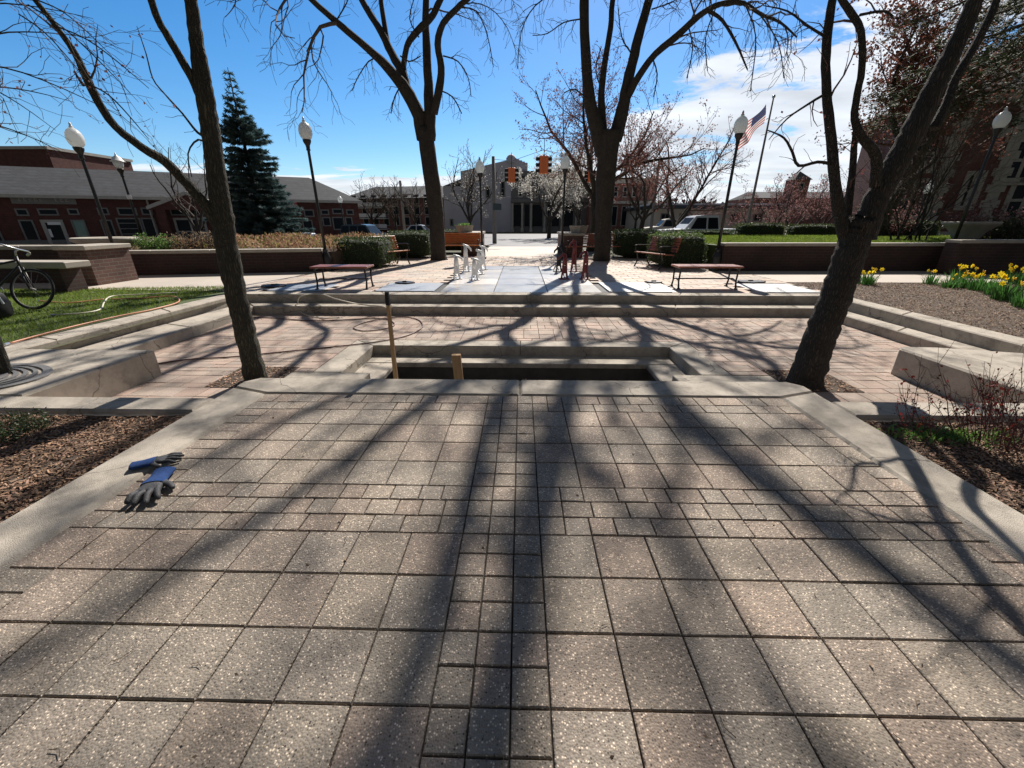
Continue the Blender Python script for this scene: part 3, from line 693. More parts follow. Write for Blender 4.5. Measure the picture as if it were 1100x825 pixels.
T.limb([(461, 150, Y0, 8), (462, 125, Y0, 8), (460, 90, Y0, 6.5), (458, 50, Y0 + .2, 6), (457, 20, Y0 + .2, 5.5), (458, -20, Y0 + .2, 5)], gap=.5, clen=2.8, ext=[(.1, -.4, 1.8, .09), (0, -.2, 1.8, .07), (.1, 0, 1.7, .04), (.3, 0, 1.5, .03)])
T.limb([(466, 122, Y0 - .2, 5.5), (472, 95, Y0 - .4, 5.5), (474, 72, Y0 - .5, 5), (470, 48, Y0 - .6, 5), (476, 25, Y0 - .7, 4.5), (496, 4, Y0 - .9, 4), (515, -20, Y0 - 1.2, 3.6)], gap=.5, clen=2.6, ext=[(.6, -.6, 1.4, .07), (.4, -.4, 1.6, .05), (.5, -.3, 1.4, .03), (.7, 0, 1.2, .02)])
T.limb([(433, 76, Y0, 4), (437, 50, Y0 - .3, 4), (449, 33, Y0 - .5, 5), (462, 20, Y0 - .5, 5), (470, 6, Y0 - .5, 5), (478, -20, Y0 - .6, 4.5)], gap=.5, clen=2.4, ext=[(.3, -.7, 1.6, .07), (.2, -.6, 1.7, .05), (.5, -.5, 1.6, .04), (.3, 0, 1.2, .02)])
for tr in ([(478, 22), (500, 4), (525, 8), (545, 30), (556, 62)], [(490, 8), (512, 12), (524, 40), (530, 72)], [(476, 60), (492, 66), (503, 84), (506, 104)], [(470, 96), (486, 104), (496, 122)], [(410, 60), (396, 66), (384, 84), (378, 98)], [(432, 90), (424, 104), (420, 122)], [(450, 40), (440, 20), (446, -5)], [(360, 24), (372, 4), (378, -14)], [(430, 60), (440, 66), (452, 60)]):
    T.limb([(a, b, Y0 - .6, 1.1 - .2 * k) for k, (a, b) in enumerate(tr)], gap=.10, clen=.7, t0=.1, lev=2)
T.finish('tree', 'tall bare tree with many upright limbs standing behind the backless bench on the left', M['bark'], M['twig'], base=P(469, 281, Y0), group='tall bare trees on the plaza')
# --- tall tree right of centre
T = Tree(47, minr=.0075, wob=.27, trop=.02, lmin=.3, droop=.2, gap=(.4, .26, .19, .16), ratio=(.4, .65), seg=.24)
Y0 = 15.0; T.rough = .06
T.limb([(646, 283, Y0, 11.9), (647, 272, Y0, 9.3), (648, 240, Y0, 9.8), (650, 200, Y0, 11.5), (653, 165, Y0, 13.6), (655, 140, Y0, 14.4)], clen=0, sides=14)
T.limb([(648, 165, Y0, 10), (641, 138, Y0, 10), (634, 110, Y0, 8.5), (630, 70, Y0, 7.5), (628, 35, Y0, 7.5), (627, -5, Y0, 8), (626, -40, Y0, 7)], gap=.42, clen=3.3, to=[(2.45, 14.9, 9.5, .11), (2.40, 14.9, 11.2, .08), (2.68, 15, 13.2, .065), (2.6, 15, 15.2, .06)])
T.limb([(648, 145, Y0 + .2, 6), (646, 100, Y0 + .2, 5), (651, 60, Y0 + .3, 4.5), (656, 30, Y0 + .4, 4.5), (659, -6, Y0 + .5, 4.5)], gap=.42, clen=3.3, to=[(2.95, 15.2, 9.5, .13), (2.95, 15.1, 11.3, .125), (3.0, 15, 13.4, .11), (3.1, 15, 15.8, .09)])
T.limb([(660, 150, Y0, 10), (669, 118, Y0, 9), (674, 90, Y0, 8), (681, 60, Y0, 7.5), (689, 28, Y0, 7), (699, -6, Y0, 7), (708, -40, Y0, 6)], gap=.42, clen=3.3, to=[(3.6, 14.8, 9.6, .14), (3.75, 14.8, 11.2, .11), (4.4, 14.9, 12.6, .09), (5.2, 15, 14.2, .06)])
T.limb([(675, 102, Y0 - .1, 5.5), (686, 82, Y0 - .5, 5), (704, 58, Y0 - 1, 5), (728, 38, Y0 - 1.5, 5.5), (752, 16, Y0 - 2.0, 5), (775, 4, Y0 - 2.4, 4), (798, 3, Y0 - 2.8, 3.2), (818, 16, Y0 - 3.1, 2.6), (838, 24, Y0 - 3.4, 2), (856, 40, Y0 - 3.6, 1.2)], gap=.36, clen=2.2, t0=.25)
T.limb([(762, 12, Y0 - 2.0, 3), (776, 22, Y0 - 2.1, 2.6), (790, 45, Y0 - 2.3, 2), (803, 75, Y0 - 2.4, 1.0)], gap=.25, clen=.9, t0=.1)
T.limb([(698, 0, Y0 - .2, 4.5), (730, -30, Y0 - 1.0, 4.5), (775, -45, Y0 - 2, 4)], gap=.45, clen=2.4, t0=.1, to=[(5.0, 14.2, 9.3, .09), (5.9, 14.4, 10.6, .07), (6.6, 14.6, 12.2, .06)])
T.limb([(627, -4, Y0 - .2, 4.5), (600, -40, Y0 - 1.0, 4.5), (570, -55, Y0 - 2, 4)], gap=.45, clen=2.4, t0=.1, to=[(1.9, 14.5, 9.6, .08), (1.75, 14.6, 11.0, .065), (1.5, 14.8, 12.6, .05), (.7, 15, 14.2, .04)])
for tr in ([(628, 20), (606, 24), (588, 36), (572, 38)], [(600, -10), (575, 6), (560, 34), (556, 74)], [(700, 60), (706, 80), (702, 104)], [(740, 30), (744, 52), (738, 84)], [(770, 6), (758, 40), (760, 76)], [(800, 4), (812, 40), (806, 98)], [(815, 14), (836, 46), (842, 84)], [(648, 100), (640, 76), (646, 50)], [(680, 60), (668, 40), (664, 8)], [(700, 10), (722, 2), (746, -12)], [(634, 110), (618, 96), (606, 100)]):
    T.limb([(a, b, Y0 - 1.2 if a > 730 else Y0 - .5, 1.1 - .2 * k) for k, (a, b) in enumerate(tr)], gap=.10, clen=.7, t0=.1, lev=2)
T.limb([(600, -40, Y0 - 1.0, 4.5)], gap=.4, clen=2.6, t0=.1, to=[(1.2, 14.2, 9.4, .06), (1.0, 14.5, 10.7, .05), (.75, 14.8, 12.0, .035), (-.1, 15, 13.2, .03)])
T.finish('tree', 'thick forked bare tree with a long drooping limb, behind the dark red stands', M['bark'], M['twig'], base=P(653, 282, Y0), group='tall bare trees on the plaza')
# --- near left tree
T = Tree(53, minr=.0024, wob=.30, trop=.0, lmin=.16, droop=.12, seg=.15, gap=(.3, .15, .10, .08), leafp=.5, leafsz=.022)
Y0 = 4.0; T.rough = .075
T.limb([(277, 420, Y0, 14.9), (275, 408, Y0, 13.5), (267, 370, Y0, 12.6), (254, 318, Y0, 13.0), (243, 262, Y0, 14.4), (238, 225, Y0, 14.4), (232, 185, Y0, 13.0), (226, 140, Y0, 13.5), (219, 95, Y0, 14.0), (212, 50, Y0, 11.6), (205, 0, Y0, 10.7), (198, -45, Y0, 10.2)], clen=0, sides=36, smooth=9, ext=[(-.1, -.1, 1.0, .10), (.1, .1, 1.2, .07), (.1, .2, 1.3, .05), (0, .1, 1.2, .02)])
T.limb([(198, -45, Y0, 6)], gap=.3, clen=1.0, t0=.2, ext=[(.5, .3, 1.0, .06), (.5, .2, 1.0, .04), (.3, 0, .9, .015)])
T.limb([(216, 102, Y0, 9), (208, 86, Y0 - .03, 7.5), (196, 66, Y0 - .06, 7), (182, 42, Y0 - .1, 6.5), (170, 22, Y0 - .14, 6.5), (162, -2, Y0 - .2, 6.5), (154, -40, Y0 - .3, 6)], gap=.3, clen=.7, t0=.85, ext=[(-.2, -.1, .8, .04)])
T.limb([(238, 248, Y0, 9), (226, 228, Y0 - .05, 9), (208, 205, Y0 - .12, 8), (190, 186, Y0 - .2, 7.5), (177, 173, Y0 - .25, 7.5), (152, 158, Y0 - .35, 7), (124, 136, Y0 - .45, 7), (106, 110, Y0 - .5, 6.8), (94, 86, Y0 - .55, 7.5), (81, 58, Y0 - .6, 6), (60, 28, Y0 - .7, 5.5), (36, -2, Y0 - .8, 5), (10, -35, Y0 - .9, 4.5)], gap=.20, clen=.62, t0=.42, ext=[(-.4, -.1, .5, .03)])
T.limb([(90, 92, Y0 - .55, 3), (83, 82, Y0 - .55, 2), (80, 76, Y0 - .56, 1)], clen=0)
T.limb([(226, 150, Y0, 2.4), (212, 142, Y0, 2), (196, 122, Y0 - .1, 1.6), (176, 100, Y0 - .2, 1.3), (164, 84, Y0 - .2, 1.2), (157, 58, Y0 - .2, 1), (147, 28, Y0 - .2, .6)], gap=.09, clen=.13, t0=.1)
T.limb([(228, 158, Y0 + .05, 1.6), (213, 150, Y0 + .1, 1.4), (202, 165, Y0 + .1, 1.1), (206, 190, Y0 + .15, .7)], gap=.06, clen=.12, t0=.1)
# fine drooping sprays at the upper left
rg = random.Random(4)
for (a, b, c, d) in ((30, 5, 140, 100), (20, 15, 100, 95), (60, 28, 160, 95), (95, 90, 160, 150), (40, 0, 120, 60), (62, 30, 90, 85)):
    T.limb([(a, b, Y0 - .8, 1.6), ((a * 2 + c) / 3, (b * 2 + d) / 3 - 8, Y0 - .75, 1.3), ((a + 2 * c) / 3, (b + 2 * d) / 3 - 6, Y0 - .7, 1.0), (c, d, Y0 - .65, .5)], gap=.09, clen=.42, t0=.15, lev=2)
T.finish('tree', 'near tree left of the basin with one long bent limb reaching left', M['barkg'], M['twig'], M['bud'], 'buds', base=P(275, 408, Y0), group='near trees beside the basin')
# --- near right tree
T = Tree(61, minr=.0026, wob=.32, trop=.02, lmin=.16, droop=.08, seg=.15, gap=(.3, .15, .10, .08), leafp=1.1, leafsz=.026, cols=((1, .8, .8), (1.2, .9, .85)))
T.limb([(862, 425, Y0, 23.2), (865, 408, Y0, 21.5), (878, 370, Y0, 19.8), (893, 330, Y0, 20.2), (908, 290, Y0, 20.6), (918, 255, Y0, 21.5), (924, 238, Y0, 21.5)], clen=0, sides=40, smooth=9)
T.limb([(925, 258, Y0, 20), (938, 222, Y0, 17.5), (955, 188, Y0, 18.5), (972, 158, Y0, 19), (988, 126, Y0, 19), (1008, 85, Y0, 17), (1030, 42, Y0, 16), (1048, 0, Y0, 15), (1064, -40, Y0, 14)], clen=0, sides=32, smooth=8, ext=[(.3, .1, .8, .16), (.2, .1, .9, .12), (.1, .1, 1.2, .07), (0, .1, 1.2, .02)])
T.limb([(1064, -40, Y0, 7)], gap=.3, clen=1.0, t0=.2, ext=[(-.4, .3, 1.0, .07), (-.5, .2, 1.0, .04), (-.3, 0, .9, .015)])
T.limb([(912, 262, Y0, 11), (903, 235, Y0, 9), (897, 195, Y0, 7.5), (893, 150, Y0, 7.5), (889, 110, Y0, 7), (887, 70, Y0, 7), (889, 35, Y0, 7.5), (895, -5, Y0, 7), (902, -40, Y0, 6)], gap=.22, clen=.5, t0=.35, ext=[(.1, -.1, .6, .05), (-.1, .1, .7, .03)])
T.limb([(1004, 138, Y0 + .05, 9), (1016, 112, Y0 + .1, 8), (1030, 78, Y0 + .15, 8), (1048, 48, Y0 + .2, 8), (1066, 12, Y0 + .25, 8), (1082, -30, Y0 + .3, 7)], clen=0, ext=[(.3, .2, .7, .06)])
T.limb([(940, 200, Y0 - .05, 8), (941, 168, Y0 - .08, 8), (926, 148, Y0 - .1, 6.5), (918, 128, Y0 - .1, 5.5), (921, 100, Y0 - .12, 5.5), (926, 74, Y0 - .14, 5.5), (925, 34, Y0 - .15, 6), (914, 14, Y0 - .16, 6), (902, -5, Y0 - .18, 5.5), (890, -40, Y0 - .2, 5)], gap=.25, clen=.55, t0=.45, ext=[(-.1, -.1, .6, .03)])
T.limb([(908, 250, Y0 + .15, 6), (912, 215, Y0 + .2, 5.5), (916, 180, Y0 + .25, 5), (918, 150, Y0 + .25, 4.5), (921, 128, Y0 + .2, 4)], gap=.2, clen=.4, t0=.2)
T.limb([(893, 176, Y0, 2.6), (878, 174, Y0 - .05, 2.4), (858, 178, Y0 - .1, 2.2), (851, 163, Y0 - .12, 2), (842, 148, Y0 - .15, 1.5), (825, 140, Y0 - .2, .8)], gap=.08, clen=.3, t0=.15)
T.limb([(888, 100, Y0, 2.4), (868, 112, Y0 - .1, 1.8), (845, 128, Y0 - .15, 1.2), (826, 150, Y0 - .2, .6)], gap=.08, clen=.32, t0=.15)
T.limb([(924, 16, Y0 - .1, 2.6), (950, 12, Y0, 2.2), (965, 20, Y0, 1.8), (985, 5, Y0, 1.4)], gap=.1, clen=.4, t0=.15)
T.limb([(888, 40, Y0, 2.5), (868, 28, Y0 - .1, 1.9), (846, 12, Y0 - .1, 1.4), (820, 6, Y0 - .2, .7)], gap=.09, clen=.4, t0=.15)
T.finish('tree', 'thick dark near tree right of the basin, leaning right and forking at eye level', M['bark'], M['twigr'], M['bud'], 'buds', base=P(865, 410, Y0), group='near trees beside the basin')
# --- tree at the left edge standing in the seat block
T = Tree(71, minr=.0024, wob=.30, trop=-.02, lmin=.16, droop=.2, seg=.12, gap=(.3, .16, .11, .09), leafp=.5, leafsz=.02)
Y0 = 3.35
T.limb([(8, 415, Y0, 12), (4, 400, Y0, 11.5), (-4, 375, Y0, 11), (-24, 320, Y0, 11), (-48, 240, Y0, 12), (-75, 150, Y0, 12), (-95, 60, Y0, 11)], clen=0, sides=14, ext=[(.05, .1, .7, .10), (.1, .1, .9, .08), (-.1, 0, 1.0, .05), (.1, 0, .8, .02)])
for (dx, dy) in ((.9, .4), (-.9, .3), (.3, -.9), (-.4, .9), (.8, -.5)):
    T.limb([(-95, 60, Y0, 6)], gap=.3, clen=.9, t0=.15, ext=[(dx * .5, dy * .5, .7, .05), (dx * .5, dy * .5, .6, .035), (dx * .4, dy * .4, .6, .015)])
for (a, b, c, d) in ((-60, 60, 95, 40), (-60, 110, 80, 110), (-60, 90, 60, 140), (-70, 20, 100, 20), (-60, 140, 70, 165), (-60, 70, 130, 125), (-60, 10, 60, -10)):
    T.limb([(a, b, Y0, 2.8), ((a * 2 + c) / 3, (b * 2 + d) / 3 - 16, Y0 + .1, 1.7), ((a + 2 * c) / 3, (b + 2 * d) / 3 - 12, Y0 + .2, 1.0), (c, d, Y0 + .3, .4)], gap=.09, clen=.5, t0=.2, lev=1)
T.finish('tree', 'tree at the left edge with its trunk in the grate of the concrete block', M['barkg'], M['twig'], M['bud'], 'buds', base=P(4, 400, Y0))

def free_tree(name, label, base, height, spread, seed, twigm, leafm=None, leafname='blossom', leafp=0, leafsz=.05, stems=1, minr=.012, gap=(.7, .5, .36, .3), bark='bark', cols=((1, 1, 1),), group=None, r0=None, trunk_h=.22, up=.08, ratio=(.35, .6), maxlev=3, wob=.16, ang=(30, 60), clean=.2, lean=.0):
    gap = tuple(x * .72 for x in gap)
    T = Tree(seed, minr=minr, wob=wob, trop=up, lmin=.4, gap=gap, leafp=leafp, leafsz=leafsz, cols=cols, ratio=ratio, maxlev=maxlev, ang=ang, seg=height / 14, sides=(7, 4, 3, 3))
    b = Vector(base); r0 = r0 or height * .022; th = height * trunk_h
    for k in range(stems):
        p = b + (Vector((T.r.uniform(-.3, .3), T.r.uniform(-.3, .3), 0)) if stems > 1 else Vector())
        pts = [p - Vector((0, 0, .2)), p + Vector((T.r.gauss(0, .05), T.r.gauss(0, .05), th * .5)) , p + Vector((T.r.gauss(0, .12), T.r.gauss(0, .12), th))]
        T.wood.tube(pts, [r0 * 1.25, r0, r0 * .9], 8)
        n = 5 if stems == 1 else 2
        for j in range(n):
            a = 6.283 * (j + T.r.random() * .7) / n + k; out = spread / height * T.r.uniform(.5, 1.15)
            d = Vector((math.cos(a) * out, math.sin(a) * out, 1)).normalized()
            T.grow(pts[-1] - Vector((0, 0, th * .1 * T.r.random())), d, (height - th) * T.r.uniform(.75, 1.0), r0 * .6, 0)
    return T.finish(name, label, M[bark], M[twigm], M[leafm] if leafm else None, leafname, base=tuple(b), group=group)
# ground point
def gp(px, Y):                                     # ground point below a photo column at depth Y
    q = P(px, 240, Y); return Vector((q.x, Y, gz(q.x, Y)))
free_tree('tree', 'leafless street tree with pale sparse twigs left of the corner building', gp(503, 52), 10.2, 6.5, 101, 'twig', 'pear', 'blossom', 1.0, .10, minr=.025, trunk_h=.15, group='street trees in bud', gap=(.8, .6, .45, .4))
free_tree('tree', 'white blossoming street tree in front of the corner building, behind the traffic signal', gp(590, 46), 8.8, 8.2, 102, 'twig', 'pear', 'blossom', 3.4, .15, minr=.022, trunk_h=.2, group='street trees in bud', gap=(.7, .5, .4, .35))
free_tree('tree', 'white blossoming street tree just right of the central lamp', gp(622, 50), 8.6, 7, 103, 'twig', 'pear', 'blossom', 2.4, .12, minr=.022, trunk_h=.2, group='street trees in bud', gap=(.7, .5, .4, .35))
free_tree('redbud', 'budding tree spreading behind the thick forked tree, reddish buds above the signals', gp(636, 21), 8.4, 7.0, 104, 'twigr', 'bud', 'buds', 2.4, .075, minr=.010, trunk_h=.3, gap=(.45, .34, .28, .22), ratio=(.42, .66))
free_tree('redbud', 'reddish budding tree just right of the thick forked tree', gp(688, 30), 7.8, 6.2, 105, 'twigr', 'bud', 'buds', 3.2, .10, minr=.013, group='budding trees by the car park')
free_tree('tree', 'bare many-branched rounded tree left of the silver pickup', gp(722, 34), 9.6, 8.2, 106, 'twigr', 'bud', 'buds', 1.0, .08, minr=.016, trunk_h=.12, group='budding trees by the car park', gap=(.7, .45, .36, .3))
for k, (px, Y, h, s_, lb_) in enumerate(((812, 30, 3.6, 4.2, 'pinkish low flowering tree left of the flagpole foot'), (856, 34, 5.0, 5.5, 'pink budding tree in front of the little gabled tower'), (885, 38, 6.0, 6, 'pinkish budding tree seen beside the left limb of the leaning tree'), (835, 46, 6.5, 7, 'reddish brown tree on the skyline right of the flagpole'), (960, 26, 4.4, 4, 'low pink budding shrub tree before the courthouse wall'))):
    free_tree('redbud', lb_, gp(px, Y), h, s_, 120 + k, 'twigr', 'pink', 'blossom', 2.6, .10, minr=.014, trunk_h=.15, group='pink budding trees on the right lawn', gap=(.55, .42, .34, .3))
free_tree('tree', 'bare upright multi-stemmed tree in front of the courthouse', gp(985, 15.5), 5.6, 3.6, 131, 'twig', 'bud', 'buds', .2, .03, stems=5, minr=.007, trunk_h=.06, r0=.05, gap=(.4, .3, .24, .2))
free_tree('tree', 'rusty brown-leaved tree rising behind the fork of the leaning tree', gp(950, 20), 10, 6.8, 132, 'twigr', 'brownleaf', 'leaves', 3.6, .12, minr=.012, trunk_h=.3, gap=(.5, .4, .3, .26), ratio=(.4, .62))
free_tree('tree', 'thin bare tree behind the limb of the near left tree', gp(213, 26), 6.2, 4, 133, 'twig', minr=.010, group='thin bare trees by the shops')
for k, (px, Y, h, lb_) in enumerate(((400, 62, 8, 'distant bare tree in front of the brick apartments'), (425, 66, 8.5, 'distant bare tree left of the grey lamp pole'), (447, 60, 8, 'distant bare tree touching the left big trunk'), (682, 60, 8, 'distant bare tree behind the reddish tree'))):
    free_tree('tree', lb_, gp(px, Y), h, 6, 140 + k, 'twig', minr=.03, group='distant bare trees', maxlev=2, gap=(.7, .5, .4, .3))

# --- conifers
def conifer(name, label, base, h, rad, seed, m, levels=26, needle=.12, dens=16, bare_tip=.16, skirt=.04):
    rg = random.Random(seed); t = thing(name, label, 'tree', base)
    tr = MB(); tr.tube([Vector((0, 0, -.2)), Vector((0, 0, h * .5)), Vector((0, 0, h))], [h * .018, h * .011, .012], 8); 
    br = MB(); nd = MB()
    for i in range(levels):
        f = i / (levels - 1); z = h * (skirt + (1 - skirt - .03) * f); L = rad * (1 - f) ** .85 * rg.uniform(.85, 1.12) + .07
        n = 11 if f < .75 else 6
        if f > 1 - bare_tip: n = 5; L = min(L, .28 + .6 * (1 - f))
        for k in range(n):
            a = 6.283 * k / n + rg.uniform(-.3, .3) + i * .7; l = L * rg.uniform(.72, 1.12); d = Vector((math.cos(a), math.sin(a), .18 if f > .6 else -.05))
            pts = [Vector((0, 0, z)), Vector((0, 0, z)) + d * l * .5 + Vector((0, 0, -.04 * l)), Vector((0, 0, z)) + d * l + Vector((0, 0, .03 * l))]
            br.tube(pts, [.012 + l * .008, .010, .004], 3, cap=False)
            if f > 1 - bare_tip * .6: dd = 3
            else: dd = dens
            m_ = max(3, int(dd * l / .55))
            for q in range(m_):
                u = rg.uniform(.12, 1.0); p = pts[0].lerp(pts[2], u) + Vector((0, 0, -.035 * l * math.sin(u * 3)))
                side = Vector((-d.y, d.x, 0)).normalized() * rg.choice((-1, 1)); sd_ = (d * rg.uniform(.5, 1) + side * rg.uniform(.2, 1.0) + Vector((0, 0, rg.uniform(-.35, .2)))).normalized()
                ln = (.12 + .28 * l * (1.1 - u)) * rg.uniform(.6, 1.1); v = rg.uniform(.55, 1.55) * (.9 + .25 * u)
                c = (v, v * rg.uniform(.95, 1.1), v * rg.uniform(.9, 1.3))
                for w2 in range(4):
                    e = sd_.orthogonal().normalized(); e = Matrix.Rotation(w2 * 1.57 + rg.random(), 3, sd_) @ e; a0 = p + sd_ * ln * w2 * .22
                    tip = a0 + (sd_ * .8 + e * .55).normalized() * needle; bb = sd_ * needle * .22
                    nd.add([tuple(a0 - bb), tuple(a0 + bb), tuple(tip)], [(0, 1, 2)], c)
                nd.add([tuple(p + Vector((0, 0, .008))), tuple(p + sd_ * ln + side * .02), tuple(p + sd_ * ln * .95 - side * .02 + Vector((0, 0, .01)))], [(0, 1, 2)], c)
    tr.build('trunk', M['bark'], t, smooth=True); br.build('crown', M['twig'], t); nd.build('needles', m, t)
    return t
q = P(281, 240, 20.5)
conifer('spruce', 'dark blue-green spruce with a thin bare leader behind the left brick wall', (q.x, q.y, 0), 7.35, 2.0, 5, M['spruce'], levels=30, needle=.17, dens=34, bare_tip=.22)
# tall pine whose boughs hang in from the upper right
def pine(name, label, base, h, seed, boughs):
    rg = random.Random(seed); t = thing(name, label, 'tree', base); tr = MB(); tr.tube([Vector((0, 0, -.2)), Vector((.1, 0, h * .5)), Vector((0, 0, h))], [.34, .26, .05], 10)
    br = MB(); nd = MB()
    for (z, a, l, dr) in boughs:
        d = Vector((math.cos(a), math.sin(a), 0)); pts = [Vector((0, 0, z)), Vector((0, 0, z + .1 * l)) + d * l * .4, Vector((0, 0, z - dr * .5)) + d * l * .75, Vector((0, 0, z - dr)) + d * l]
        sp_, rr = spline(pts, [.09, .06, .035, .012], 4); br.tube(sp_, rr, 5)
        for q_ in range(int(62 * l)):
            u = rg.uniform(.12, 1) ; i = min(len(sp_) - 2, int(u * (len(sp_) - 1))); f = u * (len(sp_) - 1) - i; p = sp_[i].lerp(sp_[i + 1], f)
            p = p + Vector((rg.gauss(0, .32), rg.gauss(0, .32), rg.gauss(-.08, .24))) * (1.3 - u * .5)
            v = rg.uniform(.4, 1.7); c = (v * rg.uniform(.9, 1.25), v, v * .9)
            for w2 in range(7):
                e = Vector((rg.gauss(0, 1), rg.gauss(0, 1), rg.gauss(.1, 1))).normalized() * rg.uniform(.10, .2); s2 = e.orthogonal().normalized() * .016
                nd.add([tuple(p - s2), tuple(p + s2), tuple(p + e)], [(0, 1, 2)], c)
    tr.build('trunk', M['bark'], t, smooth=True); br.build('crown', M['twig'], t); nd.build('needles', M['pine'], t)
rg = random.Random(77)
bs = []
for k in range(90):
    bs.append((rg.uniform(4.8, 10.5), rg.choice((rg.uniform(2.4, 4.4), rg.uniform(2.4, 4.4), rg.uniform(0, 6.283))), rg.uniform(2.8, 6.2), rg.uniform(.0, 1.1)))
q = P(1120, 240, 13.0)
pine('pine', 'big dark green pine whose boughs hang over the right lamp and courthouse', (17.2, 13.6, 0), 12.5, 78, bs)

# ================================================================ WALLS AND PIERS
def wall(name, label, a, b, h, th, mm, capm, cap_over=.04, cap_h=.08, z0=-.1, group=None):
    a = Vector((a[0], a[1])); b = Vector((b[0], b[1])); c = (a + b) / 2; d = b - a; L = d.length; ang = math.atan2(d.y, d.x)
    t = thing(name, label, 'wall', (c.x, c.y, 0), ang, group)
    m = MB(); m.box((0, 0, (h - cap_h + z0) / 2), (L, th, h - cap_h - z0)); m.build('brickwork', mm, t)
    n = max(1, int(L / 1.1)); cp_ = MB()
    for i in range(n): cp_.box((-L / 2 + (i + .5) * L / n, 0, h - cap_h / 2), (L / n - .006, th + cap_over * 2, cap_h), bev=.01)
    cp_.build('coping', capm, t); return t
wa, wb_ = G(110, 296), G(350, 291)
hL = P(200, 268, (wa.y + wb_.y) / 2).z
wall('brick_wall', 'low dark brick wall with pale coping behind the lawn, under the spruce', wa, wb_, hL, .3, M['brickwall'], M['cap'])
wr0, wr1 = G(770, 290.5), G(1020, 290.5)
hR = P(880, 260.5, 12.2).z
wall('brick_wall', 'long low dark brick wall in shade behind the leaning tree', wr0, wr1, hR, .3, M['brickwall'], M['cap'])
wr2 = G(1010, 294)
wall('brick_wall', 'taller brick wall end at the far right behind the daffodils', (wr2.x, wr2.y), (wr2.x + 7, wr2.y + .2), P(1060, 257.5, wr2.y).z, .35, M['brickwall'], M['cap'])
# raised ground behind the walls
rb = MB(); rb.prism([(wa.x - 1, wa.y + .2), (wb_.x + .2, wb_.y + .2), (-4.6, 14.2), (-4.6, 19), (wa.x - 6, 19)], -.05, hL - .10); struct(rb, 'raised_bed', M['mulchb'])
rb = MB(); rb.prism([(wr0.x + .1, 12.4), (26, 12.4), (30, 21), (4.9, 21), (5.4, 14)], -.05, hR - .09); struct(rb, 'right_lawn_ground', M['lawnbase'])
lawn('r', lambda x, y: x > 5.8 and x < 20 + (y - 12), 5.8, 26, 12.5, 20.8, lambda x, y: hR - .09, 60000, 22, .03, .08, .012).build('grass', M['grass'], kind='stuff', label='bright raised lawn behind the right brick wall', category='grass')
# brick pier and wall at the left with a concrete bench
pa = G(104, 307)
t = thing('brick_pier', 'sunlit brick pier at the end of the left wall, beside the lawn', 'pier', (pa.x - .32, pa.y + .55, 0))
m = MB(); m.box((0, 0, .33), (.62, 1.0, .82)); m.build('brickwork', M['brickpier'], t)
m = MB(); m.box((0, 0, .78), (.72, 1.1, .09), bev=.012); m.build('coping', M['cap'], t)
wall('brick_wall', 'dark brick wall behind the bicycle at the left edge', (pa.x - 7.5, pa.y + .3), (pa.x - .66, pa.y + .58), .80, .3, M['brickwall'], M['cap'])
bp_ = P(20, 277, pa.y - .9)
t = thing('concrete_bench', 'pale concrete slab bench in front of the left brick wall', 'bench', (bp_.x - .4, pa.y - .7, 0))
m = MB(); m.box((0, 0, .52), (2.6, .5, .12), bev=.015); m.build('seat', M['cap'], t)
for s_ in (-1, 1): m = MB(); m.box((s_ * .95, 0, .23), (.3, .4, .46)); m.build('leg', M['brickwall'], t)
# path piers with planters, both sides of the walk
for (px, Yp, sg, lb_, lb2) in ((509, 18.6, -1, 'short brick wall end with stone cap left of the central walk', 'square planter with green shoots on the left walk wall'), (611, 17.6, 1, 'short brick wall end with stone cap right of the central walk', 'plain square stone planter on the right walk wall')):
    q = P(px, 275, Yp)
    t = thing('brick_pier', lb_, 'pier', (q.x, Yp, 0))
    m = MB(); m.box((0, 0, .36), (.75, 2.6, .9)); m.build('brickwork', M['brickpier'], t)
    m = MB(); m.box((0, 0, .84), (.85, 2.7, .09), bev=.01); m.build('coping', M['cap'], t)
    t = thing('planter', lb2, 'planter', (q.x - .25 * (1 if sg < 0 else -1) * -1 * -1, Yp - .8, .89))
    m = MB(); m.lathe([(.30, 0), (.36, .2), (.38, .22), (.38, .26), (.32, .26), (.30, .2)], sides=4); m.build('bowl', M['cap'], t)
    if sg < 0:
        f_ = MB(); rg = random.Random(2)
        for _ in range(160): f_.leaf(Vector((rg.gauss(0, .12), rg.gauss(0, .12), .24)), rg.uniform(.06, .14), rg, .35, (rg.uniform(.7, 1.5),) * 3, up=2)
        f_.build('leaves', M['leafg'], t)
# urn planters
def urn(loc, s, label):
    t = thing('urn_planter', label, 'planter', loc)
    m = MB(); m.lathe([(.30 * s, 0), (.34 * s, .05 * s), (.42 * s, .22 * s), (.60 * s, .40 * s), (.68 * s, .46 * s), (.70 * s, .52 * s), (.66 * s, .54 * s), (.60 * s, .50 * s), (.58 * s, .46 * s)], sides=28); m.build('bowl', M['cap'], t, smooth=True)
    m = MB(); m.lathe([(.0, .44 * s), (.585 * s, .455 * s), (.3 * s, .49 * s), (0.01, .5 * s)], sides=20); m.build('soil', M['mulchb'], t)
q = P(121, 277, 11.6); urn((q.x, 11.6, P(121, 277, 11.6).z - .02), 1.05, 'round pale stone urn planter behind the left lamp post')
q = P(1029, 257, 13.6); urn((q.x + .2, 13.6, q.z), .95, 'round grey stone urn planter behind the right brick wall')

